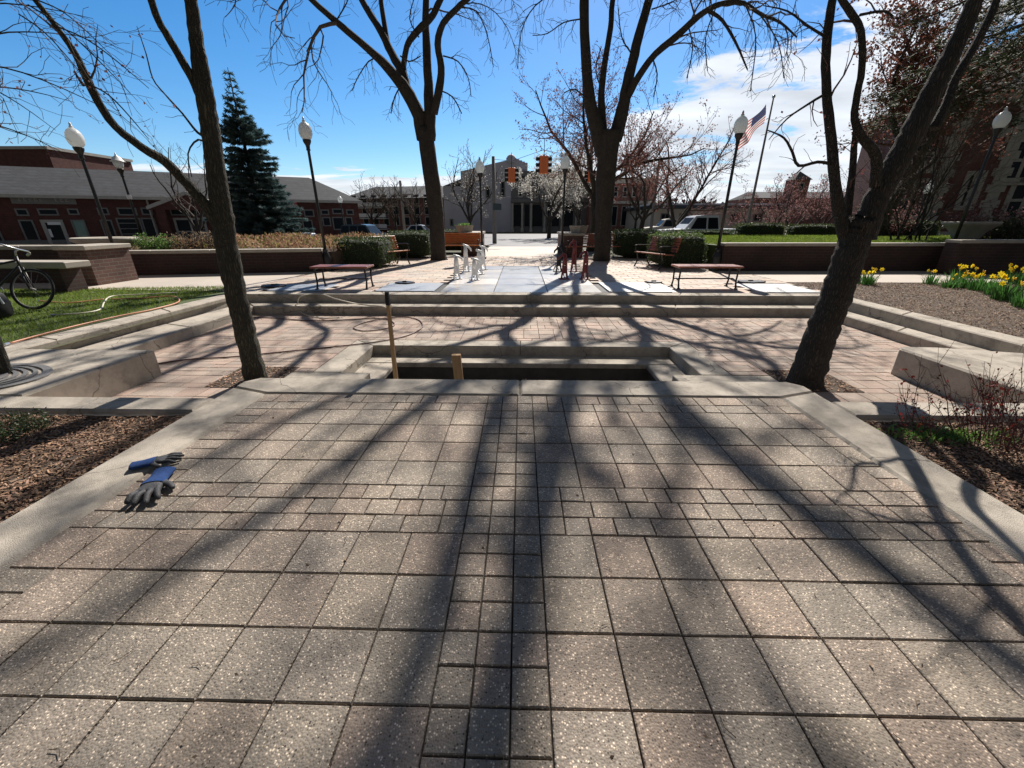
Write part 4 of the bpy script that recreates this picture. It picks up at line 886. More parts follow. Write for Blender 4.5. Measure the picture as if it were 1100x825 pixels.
# ================================================================ HEDGES, SHRUBS, BEDDING
def hedge(name, label, c, size, seed, m='hedge', n=5200, leaf=.045, rz=0.0, rnd=.25, group=None, cat='hedge', z0=0.0, toptint=1.0):
    rg = random.Random(seed); t = thing(name, label, cat, (c[0], c[1], z0), rz, group)
    sx, sy, sz = size; core = MB(); bm_pts = []
    def sh(u, v):        # superellipsoid
        def p(a, e): return math.copysign(abs(a) ** e, a)
        e1 = .35; cu, su, cv, sv = math.cos(u), math.sin(u), math.cos(v), math.sin(v)
        return Vector((sx / 2 * p(cv, e1) * p(cu, e1), sy / 2 * p(cv, e1) * p(su, e1), sz / 2 + sz / 2 * p(sv, e1)))
    U, V = 20, 10; vs = []; fs = []
    for j in range(V + 1):
        for i in range(U):
            q = sh(6.283 * i / U, -1.57 + 3.14 * j / V); k = .90
            vs.append((q.x * k, q.y * k, max(-.02, sz * .5 + (q.z - sz * .5) * k)))
    for j in range(V):
        for i in range(U): fs.append((j * U + i, j * U + (i + 1) % U, (j + 1) * U + (i + 1) % U, (j + 1) * U + i))
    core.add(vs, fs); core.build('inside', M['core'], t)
    lf = MB()
    for _ in range(n):
        f = rg.choice('xxyyzzz'); a, b = rg.uniform(-1, 1), rg.uniform(-1, 1)
        if f == 'x': q = Vector((rg.choice((-1, 1)) * sx / 2, a * sy / 2, (b + 1) / 2 * sz))
        elif f == 'y': q = Vector((a * sx / 2, rg.choice((-1, 1)) * sy / 2, (b + 1) / 2 * sz))
        else: q = Vector((a * sx / 2, b * sy / 2, sz))
        # round the corners
        cc = Vector((q.x / (sx / 2), q.y / (sy / 2), (q.z - sz / 2) / (sz / 2))); l6 = (abs(cc.x) ** 6 + abs(cc.y) ** 6 + abs(cc.z) ** 6) ** (1 / 6)
        cc = cc / max(l6, 1e-3); bmp = 1 + .10 * math.sin(cc.x * 7 + cc.z * 5 + seed) * math.cos(cc.y * 6 + 1.3 * cc.z) - rg.random() ** 2 * .10
        q = Vector((cc.x * sx / 2, cc.y * sy / 2, sz / 2 + cc.z * sz / 2)) ; q = Vector((q.x * bmp, q.y * bmp, sz / 2 + (q.z - sz / 2) * bmp))
        v = rg.uniform(.5, 1.6) * (toptint if q.z > sz * .93 and rg.random() < .7 else 1); lf.leaf(q, leaf * rg.uniform(.6, 1.3), rg, .6, (v * rg.uniform(.85, 1.25), v, v * .9), up=.3)
    lf.build('leaves', M[m], t); return t
def hg(pxa, pxb, Y, h, dp, **k):
    a, b = P(pxa, 265, Y), P(pxb, 265, Y); return ((a.x + b.x) / 2, Y + dp / 2), (b.x - a.x, dp, h)
c_, s_ = hg(354, 410, 12.1, .84, 1.6); hedge('hedge', 'big clipped dark hedge block behind the left backless bench', c_, s_, 1, group='clipped hedges')
c_, s_ = hg(412, 462, 15.6, .95, 1.4); hedge('hedge', 'dark hedge behind the left slatted benches', c_, s_, 2, group='clipped hedges')
c_, s_ = hg(662, 712, 15.8, 1.0, 1.4); hedge('hedge', 'dark hedge right of the thick forked tree', c_, s_, 3, group='clipped hedges')
c_, s_ = hg(712, 764, 12.3, .95, 1.8); hedge('hedge', 'clipped hedge with pale new growth behind the right backless bench', c_, s_, 4, group='clipped hedges', n=8000, toptint=2.6)
c_, s_ = hg(462, 502, 19.2, .95, 1.0); hedge('hedge', 'low hedge behind the long bench left of the walk', c_, s_, 6, group='clipped hedges', n=2500)
c_, s_ = hg(700, 790, 20.6, .9, .7); hedge('hedge', 'loose hedge in front of the silver pickup', c_, (s_[0], .7, .9), 7, n=3000, leaf=.06, z0=0)
c_, s_ = hg(790, 842, 21.6, .9, .7); hedge('hedge', 'dark hedge at the back of the right lawn, left part', c_, (s_[0], .9, .9), 8, n=2600, leaf=.06, z0=.3)
c_, s_ = hg(846, 900, 21.8, .9, .7); hedge('hedge', 'dark hedge at the back of the right lawn, behind the leaning tree', c_, (s_[0], .9, .85), 18, n=2600, leaf=.06, z0=.3)
c_, s_ = hg(938, 1010, 20.0, 1.0, 1.0); hedge('hedge', 'dark hedge at the foot of the courthouse', c_, s_, 19, n=2800, leaf=.06, z0=.3)
def shrub(name, label, c, rad, h, seed, stemm, leafm, n=60, leaves=10, leaf=.03, lean=.5, cat='shrub', sr=.004, group=None, sub=2, asp=.6, c3=((1, 1, 1),)):
    rg = random.Random(seed); t = thing(name, label, cat, c, 0, group); st_ = MB(); lf = MB()
    for _ in range(n):
        a = rg.uniform(0, 6.283); r_ = rad * rg.random() ** .5 * .6; p = Vector((math.cos(a) * r_, math.sin(a) * r_, -.03)); hh = h * rg.uniform(.55, 1.05)
        d = Vector((math.cos(a) * lean * rg.random(), math.sin(a) * lean * rg.random(), 1)).normalized(); pts = [p.copy()]; k = 5
        for i in range(k): d = (d + Vector((rg.gauss(0, .13), rg.gauss(0, .13), 0))).normalized(); p = p + d * hh / k; pts.append(p.copy())
        st_.tube(pts, [sr * (1 - .15 * i) for i in range(k + 1)], 4, cap=False)
        for _s in range(sub):
            i = rg.randint(1, k - 1); q = pts[i]; d2 = (d + Vector((rg.gauss(0, .6), rg.gauss(0, .6), .2))).normalized(); l2 = hh * rg.uniform(.15, .35); pp = [q, q + d2 * l2 * .5, q + d2 * l2 + Vector((0, 0, .02))]
            st_.tube(pp, [sr * .6, sr * .5, sr * .3], 3, cap=False); pts.extend(pp[1:])
        for _l in range(leaves):
            q = rg.choice(pts); v = rg.uniform(.5, 1.5); cc = rg.choice(c3)
            lf.leaf(q + Vector((rg.gauss(0, .01), rg.gauss(0, .01), rg.gauss(0, .01))), leaf * rg.uniform(.5, 1.3), rg, asp, tuple(v * x for x in cc), up=.5)
    st_.build('stems', M[stemm], t)
    if lf.v: lf.build('leaves', M[leafm], t)
    return t
zb = hL - .1
q = P(165, 266, 11.8); shrub('shrub', 'round fresh green shrub on top of the left wall bed', (q.x, 11.9, zb), .62, .48, 1, 'twig', 'leafg', 130, 22, .05, .9, sr=.005)
for k, (px, lb_) in enumerate(((196, 'tuft of dry pale stems right of the green shrub'), (212, 'tuft of dry stems in front of the double door'), (228, 'tuft of dry stems with green shoots left of the near trunk'))):
    q = P(px, 266, 12.1); shrub('dry_plant', lb_, (q.x, 12.2 + .1 * k, zb), .5, .55, 10 + k, 'dry', 'dry', 90, 10, .04, .5, cat='plant', sr=.005, group='dried perennials on the left bed')
# brown ground cover on the raised bed
rg = random.Random(5); gc = MB()
for _ in range(15000):
    y = rg.uniform(12.0, 18.8); x = rg.uniform(-13.5, -4.9)
    if x < wa.x - 1 or y < 12.0: continue
    v = rg.uniform(.5, 1.5); c = rg.choice(((1, .8, .75), (1, .95, .7), (.75, .95, .5), (1.1, .85, .8))); gc.leaf(Vector((x, y, zb + rg.uniform(0, .22 + .12 * math.sin(x * 2) * math.sin(y * 2)))), rg.uniform(.06, .16), rg, .4, tuple(v * q_ for q_ in c), up=.8)
gc.build('ground_cover', M['dry'], kind='stuff', label='low brown and green ground cover on the raised left bed', category='ground cover')
for k, (px, Y, z_, r_, h_, lb_) in enumerate(((948, 20.5, .5, 1.0, 1.5, 'rounded pinkish shrub left of the small far lamp'), (1074, 15.0, .6, 1.5, 1.35, 'spreading pinkish shrub below the courthouse window'), (1102, 13.6, .6, 1.0, .9, 'green shrub at the right edge above the brick wall'))):
    q = P(px, 250, Y); shrub('shrub', lb_, (q.x, Y, z_), r_, h_, 30 + k, 'twigr', 'pink' if k < 2 else 'pine', 150, 34, .07, .9, sr=.008)
# daffodils
def daffodil(label, c, n, seed, s=1.0, nf=8):
    rg = random.Random(seed); t = thing('daffodil_clump', label, 'flowers', c, 0, 'daffodils in the right mulch bed'); lv = MB(); fl = MB()
    for _ in range(n):
        a = rg.uniform(0, 6.283); r_ = .17 * s * rg.random() ** .5; p = Vector((math.cos(a) * r_, math.sin(a) * r_, -.02)); h = rg.uniform(.18, .34) * s; o = Vector((math.cos(a), math.sin(a), 0)) * rg.uniform(.02, .16) * s
        wv = Vector((-math.sin(a + rg.uniform(-1, 1)), math.cos(a), 0)).normalized() * .008 * s; v = rg.uniform(.5, 1.3); m1 = p + o * .35 + Vector((0, 0, h * .6)); m2 = p + o + Vector((0, 0, h))
        lv.add([tuple(p - wv), tuple(p + wv), tuple(m1 + wv), tuple(m1 - wv), tuple(m2)], [(0, 1, 2, 3), (3, 2, 4)], (v * .6, v * .9, v * .8))
    for _ in range(nf):
        a = rg.uniform(0, 6.283); r_ = .2 * s * rg.random() ** .5; p = Vector((math.cos(a) * r_, math.sin(a) * r_, 0)); h = rg.uniform(.26, .40) * s; q = p + Vector((rg.gauss(0, .02), rg.gauss(0, .02), h))
        lv.tube([p, (p + q) / 2, q], .004 * s, 4, col=(.6, .9, .6))
        d = Vector((rg.gauss(0, 1), rg.gauss(-.7, 1), rg.uniform(-.2, .4))).normalized(); e1 = d.orthogonal().normalized(); v = rg.uniform(.85, 1.1)
        for k in range(6):
            e = Matrix.Rotation(k * 1.047, 3, d) @ e1; f = d.cross(e) * .016 * s
            fl.add([tuple(q), tuple(q + e * .028 * s + f), tuple(q + e * .055 * s + d * .006), tuple(q + e * .028 * s - f)], [(0, 1, 2, 3)], (v, v * rg.uniform(.95, 1.1), v))
        fl.tube([q, q + d * .02 * s, q + d * .038 * s], [.012 * s, .013 * s, .021 * s], 8, cap=False, col=(v * 1.05, v * .8, v * .6))
    lv.build('leaves', M['leafg'], t); fl.build('flowers', M['yellow'], t)
DF = [(930, 305, 1.0, 90, 14, 'daffodil clump nearest the leaning tree'), (1000, 305, .9, 60, 7, 'sparse daffodil clump with two open flowers, second from the leaning tree'), (1028, 303, 1.1, 60, 10, 'daffodil clump behind, under the right lamp post'), (1035, 309, 1.0, 70, 14, 'full daffodil clump in the middle of the row'), (1052, 312, 1.1, 90, 9, 'leafy daffodil clump right of the middle one'), (1080, 322, 1.2, 130, 16, 'large front daffodil clump with low flowers on the mulch'), (1088, 304, 1.1, 80, 12, 'daffodil clump at the back near the right edge'), (1110, 314, 1.2, 90, 10, 'daffodil clump cut by the right edge'), (1018, 309, .8, 90, 3, 'mostly leafy daffodil clump between the sparse clump and the full middle one'), (1066, 316, 1.0, 120, 5, 'leafy daffodil clump just left of the large front clump'), (1098, 330, 1.0, 110, 4, 'low leafy daffodil clump nearest the kerb at the right')]
for k, (a, b, s__, n, nf, lb_) in enumerate(DF):
    q = G(a, b); daffodil(lb_, (q.x, q.y, 0), int(n * 1.3), 200 + k, s__ * .88, max(2, int(nf * .6)))
q = G(1045, 322); 
# rose bush and weeds at the right
for k, (a, b, r_, h_, n, lb_) in enumerate(((1075, 470, .42, .62, 34, 'leggy rose bush with red young leaves in the right bed'), (1010, 462, .3, .42, 9, 'thin rose stems at the back corner of the right bed'), (1120, 480, .4, .6, 30, 'dense rose bush at the right edge of the bed'), (985, 457, .14, .3, 4, 'few short bare stems next to the terrace kerb'))):
    q = G(a, b); shrub('rose_bush', lb_, (q.x, q.y, -.03), r_, h_, 50 + k, 'twigr', 'redleaf', n, 16, .022, .75, sr=.003, sub=5, group='rose bushes', c3=((1, .8, .8), (.45, .8, .3), (.6, .5, .3)))
rg = random.Random(8); wd = MB()
for _ in range(700):
    q = G(1010, 460); wd.leaf(Vector((q.x + rg.gauss(0, .18), q.y + rg.gauss(0, .06) - .06, -.03)), rg.uniform(.02, .05), rg, .3, (rg.uniform(.8, 1.5),) * 3, up=1.5)
wd.build('grass_tuft', M['leafg'], kind='stuff', label='patch of green weeds at the back of the right bed', category='weeds')
q = G(14, 462); shrub('shrub', 'low dark green shrub at the left edge of the left bed', (q.x - .05, q.y, -.03), .3, .14, 60, 'twig', 'hedge', 110, 22, .018, 1.2, sr=.002)

# ================================================================ LAMPS
LG = 'black lamp posts with white acorn globes'
def lamp(label, loc, H=3.55, mg='globe', kind='acorn'):
    t = thing('street_lamp', label, 'street lamp', loc, 0, LG if kind == 'acorn' else None)
    m = MB(); m.lathe([(.15, 0), (.15, .08), (.12, .1), (.11, .38), (.085, .46), (.06, .52), (.07, .56), (.05, .6)], sides=16); m.build('base', M['black'], t, smooth=False)
    m = MB(); m.lathe([(.042, .58), (.038, H * .5), (.034, H - .25), (.034, H - .15)], sides=12); m.build('pole', M['black'], t, smooth=True)
    m = MB(); m.lathe([(.034, H - .25), (.055, H - .23), (.045, H - .2), (.052, H - .13), (.09, H - .06), (.10, H - .015), (.10, H), (.02, H)], sides=16); m.build('collar', M['black'], t, smooth=True)
    if kind == 'acorn':
        m = MB(); m.lathe([(.085, H), (.13, H + .05), (.158, H + .13), (.16, H + .21), (.14, H + .29), (.095, H + .35), (.045, H + .385), (.035, H + .40)], sides=20); m.build('globe', M[mg], t, smooth=True)
        m = MB(); m.lathe([(.038, H + .396), (.042, H + .415), (.022, H + .43), (.027, H + .46), (.009, H + .50)], sides=10); m.build('finial', M['white'] if mg == 'globe' else M['trim'], t, smooth=True)
    else:
        m = MB(); m.lathe([(.085, H), (.12, H + .08), (.15, H + .21)], sides=16); m.build('globe', M['globe'], t, smooth=True)
        m = MB(); m.lathe([(.21, H + .215), (.21, H + .225), (.155, H + .25), (.115, H + .34), (.035, H + .39), (.025, H + .43), (.008, H + .49)], sides=16); m.build('hood', M['white'], t, smooth=True)
        m = MB(); m.lathe([(.065, H * .66), (.07, H * .67), (.07, H * .70), (.065, H * .71)], sides=10); m.build('band', M['white'], t)
    return t
q = G(133, 296.5); lamp('lamp post left of the near left tree, in front of the dark shopfronts', (q.x, q.y, 0), 2.88)
q = G(353, 291); lamp('lamp post with a tall globe against blue sky right of the spruce', (q.x, q.y, 0), 3.22)
q = G(767, 291); lamp('lamp post whose globe overlaps the flag', (q.x, q.y, 0), 3.35, 'globeclear')
q = G(1014, 288); lamp('lamp post in front of the courthouse with a bright globe', (q.x, q.y, 0), 3.6)
q = P(518, 272, 15.6); lamp('lamp post at the left side of the central walk', (q.x, 15.6, 0), 2.85, 'globeclear')
q = P(603, 275, 15.4); lamp('lamp post at the right side of the central walk by the dark red stands', (q.x, 15.4, 0), 2.95, 'globeclear')
q = P(152, 252, 15.0); lamp('lantern with a white hooded top left of the bent limb', (q.x, 15.0, .2), 2.75, kind='lantern')
q = P(984, 240, 20); lamp('small far lamp in front of the courthouse doorway band', (q.x, 20, .45), 2.0)
q = P(369, 240, 30); lamp('distant lamp before the arched shop window', (q.x, 30, gz(q.x, 30)), 3.0)

# ================================================================ BENCHES
def bench_flat(label, loc, L, rz):
    t = thing('backless_bench', label, 'bench', loc, rz, 'backless benches on the plaza edge')
    m = MB()
    for k in range(5): m.box((0, -.19 + k * .095, .44), (L, .082, .034), bev=.006)
    m.build('seat', M['woodred'], t)
    for s in (-1, 1):
        for sy in (-1, 1):
            m = MB(); x = s * (L / 2 - .07); m.tube([Vector((x, sy * .20, .425)), Vector((x, sy * .17, .30)), Vector((x, sy * .16, .14)), Vector((x, sy * .21, .0))], [.022, .018, .018, .022], 8); m.box((x, sy * .215, .01), (.05, .07, .02)); m.build('leg', M['black'], t)
        m = MB(); m.tube([Vector((s * (L / 2 - .07), -.19, .415)), Vector((s * (L / 2 - .07), .19, .415))], .02, 6); m.tube([Vector((s * (L / 2 - .07), -.16, .16)), Vector((s * (L / 2 - .07), 0, .19)), Vector((s * (L / 2 - .07), .16, .16))], .014, 6); m.build('leg_frame', M['black'], t)
    m = MB(); m.tube([Vector((-L / 2 + .07, 0, .185)), Vector((L / 2 - .07, 0, .185))], .014, 6); m.build('stretcher', M['black'], t)
q1, q2 = G(338, 312), G(396, 310); bench_flat('backless bench on the left, in front of the big hedge block', ((q1.x + q2.x) / 2, (q1.y + q2.y) / 2 + .2, 0), q2.x - q1.x + .14, .03)
q1, q2 = G(730, 311), G(788, 310); bench_flat('backless bench on the right, in front of the pale-topped hedge', ((q1.x + q2.x) / 2, (q1.y + q2.y) / 2 + .2, 0), q2.x - q1.x + .14, 0)
def bench_back(label, loc, L, rz, wood='wood'):
    t = thing('slatted_bench', label, 'bench', loc, rz, 'benches with backs round the plaza')
    m = MB()
    for k in range(5): m.box((0, -.24 + k * .092, .43 - .008 * k), (L, .08, .03), bev=.006)
    m.build('seat', M[wood], t)
    m = MB()
    for k in range(6):
        z = .50 + k * .068; m.box((0, .235 + (z - .45) * .28, z), (L, .03, .058), rx=-.25, bev=.006)
    m.build('backrest', M[wood], t)
    for s in (-1, 1):
        x = s * (L / 2 - .06)
        for (ya, yb) in ((-.22, -.28), (.2, .30)):
            m = MB(); m.tube([Vector((x, ya, .41)), Vector((x, ya * .75, .22)), Vector((x, yb, 0))], [.022, .018, .024], 7); m.build('leg', M['black'], t)
        m = MB(); m.tube([Vector((x, -.27, .42)), Vector((x, -.30, .56)), Vector((x, -.24, .64)), Vector((x, 0, .63)), Vector((x, .27, .62))], .016, 7)
        m.lathe([(.0, -.02), (.035, -.018), (.045, 0), (.035, .018), (0, .02)], (x, -.29, .62), 8); m.build('armrest', M['black'], t)
        m = MB(); m.tube([Vector((x, .19, .38)), Vector((x, .26, .55)), Vector((x, .37, .90))], .016, 6); m.build('back_frame', M['black'], t)
    return t
q = G(421, 285.5); bench_back('angled orange slatted bench at the right end of the big left hedge', (q.x - .1, q.y + .15, 0), 1.3, R(60))
q = P(478, 272, 15.9); bench_back('long orange bench half hidden by the left tall tree', (q.x - .25, 16.9, 0), 3.0, 0)
q = P(648, 272, 15.9); bench_back('long red-brown bench half hidden by the thick forked tree', (q.x + .05, 16.2, 0), 2.9, 0, 'woodred')
q = G(703, 288); bench_back('angled red-brown slatted bench at the left end of the pale-topped hedge', (q.x + .0, q.y + .1, 0), 1.25, R(-68), 'woodred')

# ================================================================ WHITE AND DARK RED STANDS
def stand(label, loc, h, rz, pm, group, flip=1):
    t = thing('metal_stand', label, 'metal stand', loc, rz, group)
    for s in (-1, 1):
        m = MB(); m.tube([Vector((s * .075, -.02, .01)), Vector((s * .05, 0, h * .25)), Vector((s * .035, 0, h * .62)), Vector((s * .025, 0, h * .86))], [.022, .024, .026, .02], 8); m.build('leg', pm, t)
    m = MB(); m.tube([Vector((0, 0, h * .55)), Vector((0, .005, h * .75)), Vector((0, 0, h * .95))], [.05, .055, .035], 8); m.tube([Vector((-.07, 0, h * 1.0)), Vector((0, 0, h * .96)), Vector((.07 * flip, 0, h * .93)), Vector((.14 * flip, 0, h * .84)), Vector((.15 * flip, 0, h * .76))], [.028, .032, .028, .024, .018], 8); m.build('arm', pm, t, smooth=True)
    m = MB(); m.box((0, .02, .012), (.26, .16, .024), bev=.006); m.tube([Vector((0, .0, .05)), Vector((0, .2, .16)), Vector((0, .38, .02))], .014, 6); m.build('foot', pm, t)
    m = MB(); m.box((0, .0, h * .38), (.07, .02, h * .3), bev=.004); m.build('panel', pm, t)
for (a, b, h, rz, lb_) in ((491, 300, .56, .1, 'white metal stand nearest the left bench, with its arm bent right'), (501, 292, .72, 0, 'tallest white metal stand in the middle of the white group'), (510, 301, .50, -.2, 'short white metal stand at the front right of the white group'), (515, 295, .62, .5, 'white metal stand behind the short front one'), (519, 290, .66, .5, 'white metal stand farthest right of the white group')):
    q = G(a, b); stand(lb_, (q.x, q.y, 0), h, rz, M['white'], 'white metal stands')
for (a, b, h, rz, lb_) in ((606, 300, .60, .1, 'slim dark red stand at the front left of the red group'), (616, 292, .84, 0, 'tallest dark red stand in the middle of the red group'), (628, 300, .66, -.1, 'dark red stand at the front right of the red group'), (600, 292, .66, .3, 'blackish stand at the left back of the red group')):
    q = G(a, b); stand(lb_, (q.x, q.y, 0), h, rz, M['redpaint'] if a > 602 else M['black'], 'dark red metal stands', -1)

# ================================================================ DRAIN COVERS, STAKE, BOARD, HOSES, GLOVES
for (a, b, lb_, sx) in ((294, 308, 'flat dark iron cover in the leftmost pad', .3), (435, 304.5, 'ragged dark iron cover in the blue grey pad right of the left bench', .22), (702, 304, 'dark iron cover in the white pad left of the right bench', .2), (806, 303.5, 'ragged dark iron cover in the pad right of the right bench', .34)):
    q = G(a, b); t = thing('iron_cover', lb_, 'iron cover', (q.x, q.y, .006), 0, 'iron covers in the service pads'); rg = random.Random(a)
    m = MB(); n = 18; m.prism([(sx * math.cos(6.283 * k / n) * rg.uniform(.75, 1.05), sx * .75 * math.sin(6.283 * k / n) * rg.uniform(.7, 1.05)) for k in range(n)], 0, .03, bev=.006); fixn(m.build('cover', M['black'], t))
    m = MB(); m.box((0, 0, .04), (.1, .05, .03), bev=.008); m.build('handle', M['black'], t)
bt = Vector(P(426, 410, 3.62)); bt.z = -.62; tp_ = P(415.5, 314, 3.66)
b0 = P(425.5, 408, 3.62); dr = (tp_ - b0).normalized(); b1 = b0 - dr * ((b0.z + .62) / dr.z)
t = thing('wooden_stake', 'tall thin wooden stake with a black tape top standing in the basin', 'stake', tuple(b1))
m = MB(); m.tube([b1, b0, b0.lerp(tp_, .5), tp_], [.030, .026, .023, .020], 4); m.build('shaft', M['lumber'], t, world=True)
m = MB(); m.tube([tp_ - dr * .115, tp_ - dr * .05, tp_ + dr * .004], [.0235, .0235, .0235], 4); m.build('tape', M['blackmatte'], t, world=True)
t0_, t1_ = P(493, 408, 3.75), P(490, 381, 3.72); dd = (t1_ - t0_).normalized(); tb = t0_ - dd * ((t0_.z + .62) / dd.z)
t = thing('wooden_board', 'short upright lumber board standing in the basin right of the stake', 'board', tuple(tb))
m = MB(); L_ = (t1_ - tb).length; ax = dd.orthogonal()
xx = Vector((1, 0, 0)); xx = (xx - dd * xx.dot(dd)).normalized(); yv_ = dd.cross(xx)
vs = []
for z_ in (0, L_):
    for (a, b) in ((-1, -1), (1, -1), (1, 1), (-1, 1)): vs.append(tuple(tb + dd * z_ + xx * a * .044 + yv_ * b * .02))
m.add(vs, [(0, 3, 2, 1), (4, 5, 6, 7), (0, 1, 5, 4), (1, 2, 6, 5), (2, 3, 7, 6), (3, 0, 4, 7)]); m.build('plank', M['lumber'], t, world=True)
def hose(label, pts2, z, r, mt, group=None, zs=None):
    ps = [G(a, b, (zs[i] if zs else z)) + Vector((0, 0, r)) for i, (a, b) in enumerate(pts2)]; sp_, rr = spline(ps, [r] * len(ps), 6)
    t = thing('garden_hose', label, 'hose', tuple(sp_[0]), 0, group); m = MB(); m.tube(sp_, rr, 8); m.build('tubing', mt, t, smooth=True, world=True)
    m = MB(); d = (sp_[-1] - sp_[-2]).normalized(); m.tube([sp_[-1], sp_[-1] + d * .05], [r * 1.5, r * 1.5], 8); m.build('coupling', M['chrome'], t, world=True)
hose('thin dark red hose looping across the court paving, pale at its end', [(160, 393), (200, 387), (250, 384), (300, 379), (360, 373), (410, 367), (440, 360), (454, 351), (447, 343), (425, 341), (395, 346), (380, 352), (390, 356), (412, 354), (424, 349), (414, 343), (390, 343), (340, 345), (290, 342), (240, 339)], L0 + .004, .0085, M['hosed'])
hose('pale hose arched over the two steps, ending by the stake', [(365, 341.5), (345, 342), (325, 337), (320, 326), (325, 318), (345, 316.5), (362, 322), (385, 327), (412, 330), (420, 335), (417, 338.5)], 0, .009, M['hosew'], zs=[L0 + .004, L0 + .004, L0 + .02, -.14, .004, .006, .0, -.145, -.14, -.25, L0 + .004])
hose('orange hose lying across the left lawn', [(120, 322), (150, 321), (185, 319), (192, 325), (165, 333), (130, 340), (90, 349), (50, 359), (10, 370)], .012, .011, M['hoseo'])
hose('orange hose behind the bicycle on the left lawn', [(112, 322), (95, 324), (75, 326), (55, 325), (44, 324)], .012, .011, M['hoseo'])
hose('pale hose lying across the left lawn with a hooked end', [(190, 315), (150, 317), (120, 319), (112, 326), (108, 333), (90, 337), (60, 339)], .012, .011, M['hosew'])

def glove(label, wrist, tip, z, curl, seed, group, sc_=1.0, flipt=1, tilt=0.0, squash=.8):
    ang = math.atan2(tip.y - wrist.y, tip.x - wrist.x); sc_ = (tip - wrist).length / .30
    rg = random.Random(seed); t = thing('work_glove', label, 'glove', (wrist[0], wrist[1], z), ang, group)
    def sk(name, V, E, Rr, mm, sub=2, flat=.62):
        me = bpy.data.meshes.new(name); me.from_pydata(V, E, []); o = bpy.data.objects.new(name, me); col.objects.link(o)
        md = o.modifiers.new('skin', 'SKIN')
        for i, r_ in enumerate(Rr): me.skin_vertices[0].data[i].radius = r_ if isinstance(r_, tuple) else (r_, r_)
        me.skin_vertices[0].data[0].use_root = True
        sb_ = o.modifiers.new('sub', 'SUBSURF'); sb_.levels = sub; sb_.render_levels = sub
        me.materials.append(mm); o.parent = t; md.use_smooth_shade = True; return o
    def ensure(V, E, name, Rr, mm):
        me = bpy.data.meshes.new(name); me.from_pydata(V, E, []); o = bpy.data.objects.new(name, me); col.objects.link(o)
        bm = bmesh.new(); bm.from_mesh(me); ly = bm.verts.layers.skin.verify(); bm.verts.ensure_lookup_table()
        for v, r_ in zip(bm.verts, Rr): v[ly].radius = r_ if isinstance(r_, tuple) else (r_, r_)
        bm.verts[0][ly].use_root = True; bm.to_mesh(me); bm.free()
        o.modifiers.new('skin', 'SKIN').use_smooth_shade = True; s2 = o.modifiers.new('sub', 'SUBSURF'); s2.levels = 2; s2.render_levels = 2
        me.materials.append(mm); o.parent = t; return o
    s = sc_
    # hand: palm along +X from x=.09, fingers beyond
    V = [(.085, 0, .020), (.115, 0, .024), (.15, 0, .026)]; E = [(0, 1), (1, 2)]; Rr = [(.034, .016), (.042, .017), (.046, .017)]
    for k, (yy_, ln, sp2) in enumerate(((.036, .062, .28), (.013, .074, .08), (-.012, .07, -.10), (-.036, .055, -.30))):
        b = len(V); a = sp2 + rg.uniform(-.06, .06); x0 = .175; c = curl * rg.uniform(.7, 1.2)
        V += [(x0, yy_, .024), (x0 + ln * .5 * math.cos(a), yy_ + ln * .5 * math.sin(a), .027 + .008 * c), (x0 + ln * .95 * math.cos(a), yy_ + ln * .95 * math.sin(a), .019 + .002 * c), (x0 + ln * (1.30 - .2 * c) * math.cos(a), yy_ + ln * (1.3 - .2 * c) * math.sin(a), .012)]
        E += [(2, b), (b, b + 1), (b + 1, b + 2), (b + 2, b + 3)]; Rr += [(.0125, .0125), (.0125, .012), (.012, .0115), (.009, .009)]
    b = len(V); f = flipt
    V += [(.125, .048 * f, .020), (.150, .074 * f, .020), (.172, .085 * f, .014)]; E += [(1, b), (b, b + 1), (b + 1, b + 2)]; Rr += [(.016, .014), (.0145, .013), (.010, .010)]
    V = [(x * s, y * s, z_ * s) for x, y, z_ in V]; Rr = [(a * s, c * s) for a, c in Rr]
    ensure(V, E, 'hand', Rr, M['rubber'])
    # knitted cuff: open flattened tube
    m = MB(); n = 24; prof = [(-.004, .040, .015, .018), (0.0, .043, .018, .019), (.03, .041, .018, .020), (.06, .039, .018, .021), (.085, .042, .019, .022), (.11, .047, .0195, .024), (.128, .047, .0185, .025)]; vs = []; fs = []
    inner = [(.10, .040, .012, .022), (.03, .036, .013, .019), (-.002, .038, .013, .018)]
    for (x, ry, rz_, zc) in prof + []:
        for k in range(n):
            th = 6.283 * k / n; vs.append((x * s, ry * math.cos(th) * s * (1 + .03 * math.sin(3 * th + x * 60)), (zc + rz_ * math.sin(th)) * s))
    ni = len(prof)
    for i in range(ni - 1):
        for k in range(n): j = (k + 1) % n; fs.append((i * n + k, i * n + j, (i + 1) * n + j, (i + 1) * n + k))
    b = len(vs)
    for (x, ry, rz_, zc) in reversed(inner):
        for k in range(n):
            th = 6.283 * k / n; vs.append((x * s, ry * math.cos(th) * s, (zc + rz_ * math.sin(th)) * s))
    for k in range(n): j = (k + 1) % n; fs.append((k, b + k, b + j, j))
    for i in range(2):
        for k in range(n): j = (k + 1) % n; fs.append((b + i * n + k, b + (i + 1) * n + k, b + (i + 1) * n + j, b + i * n + j))
    m.add(vs, fs); m.build('cuff', M['blue'], t, smooth=True)
    return t
glove('blue and grey work glove lying half on the kerb, fingers pointing right', G(143, 505), G(205, 493), .010, .2, 5, 'pair of work gloves', 1, -1)
glove('blue and dark grey work glove lying palm down on the pavers below the other', G(179, 509), G(146, 553), .002, .9, 6, 'pair of work gloves', 1, 1)

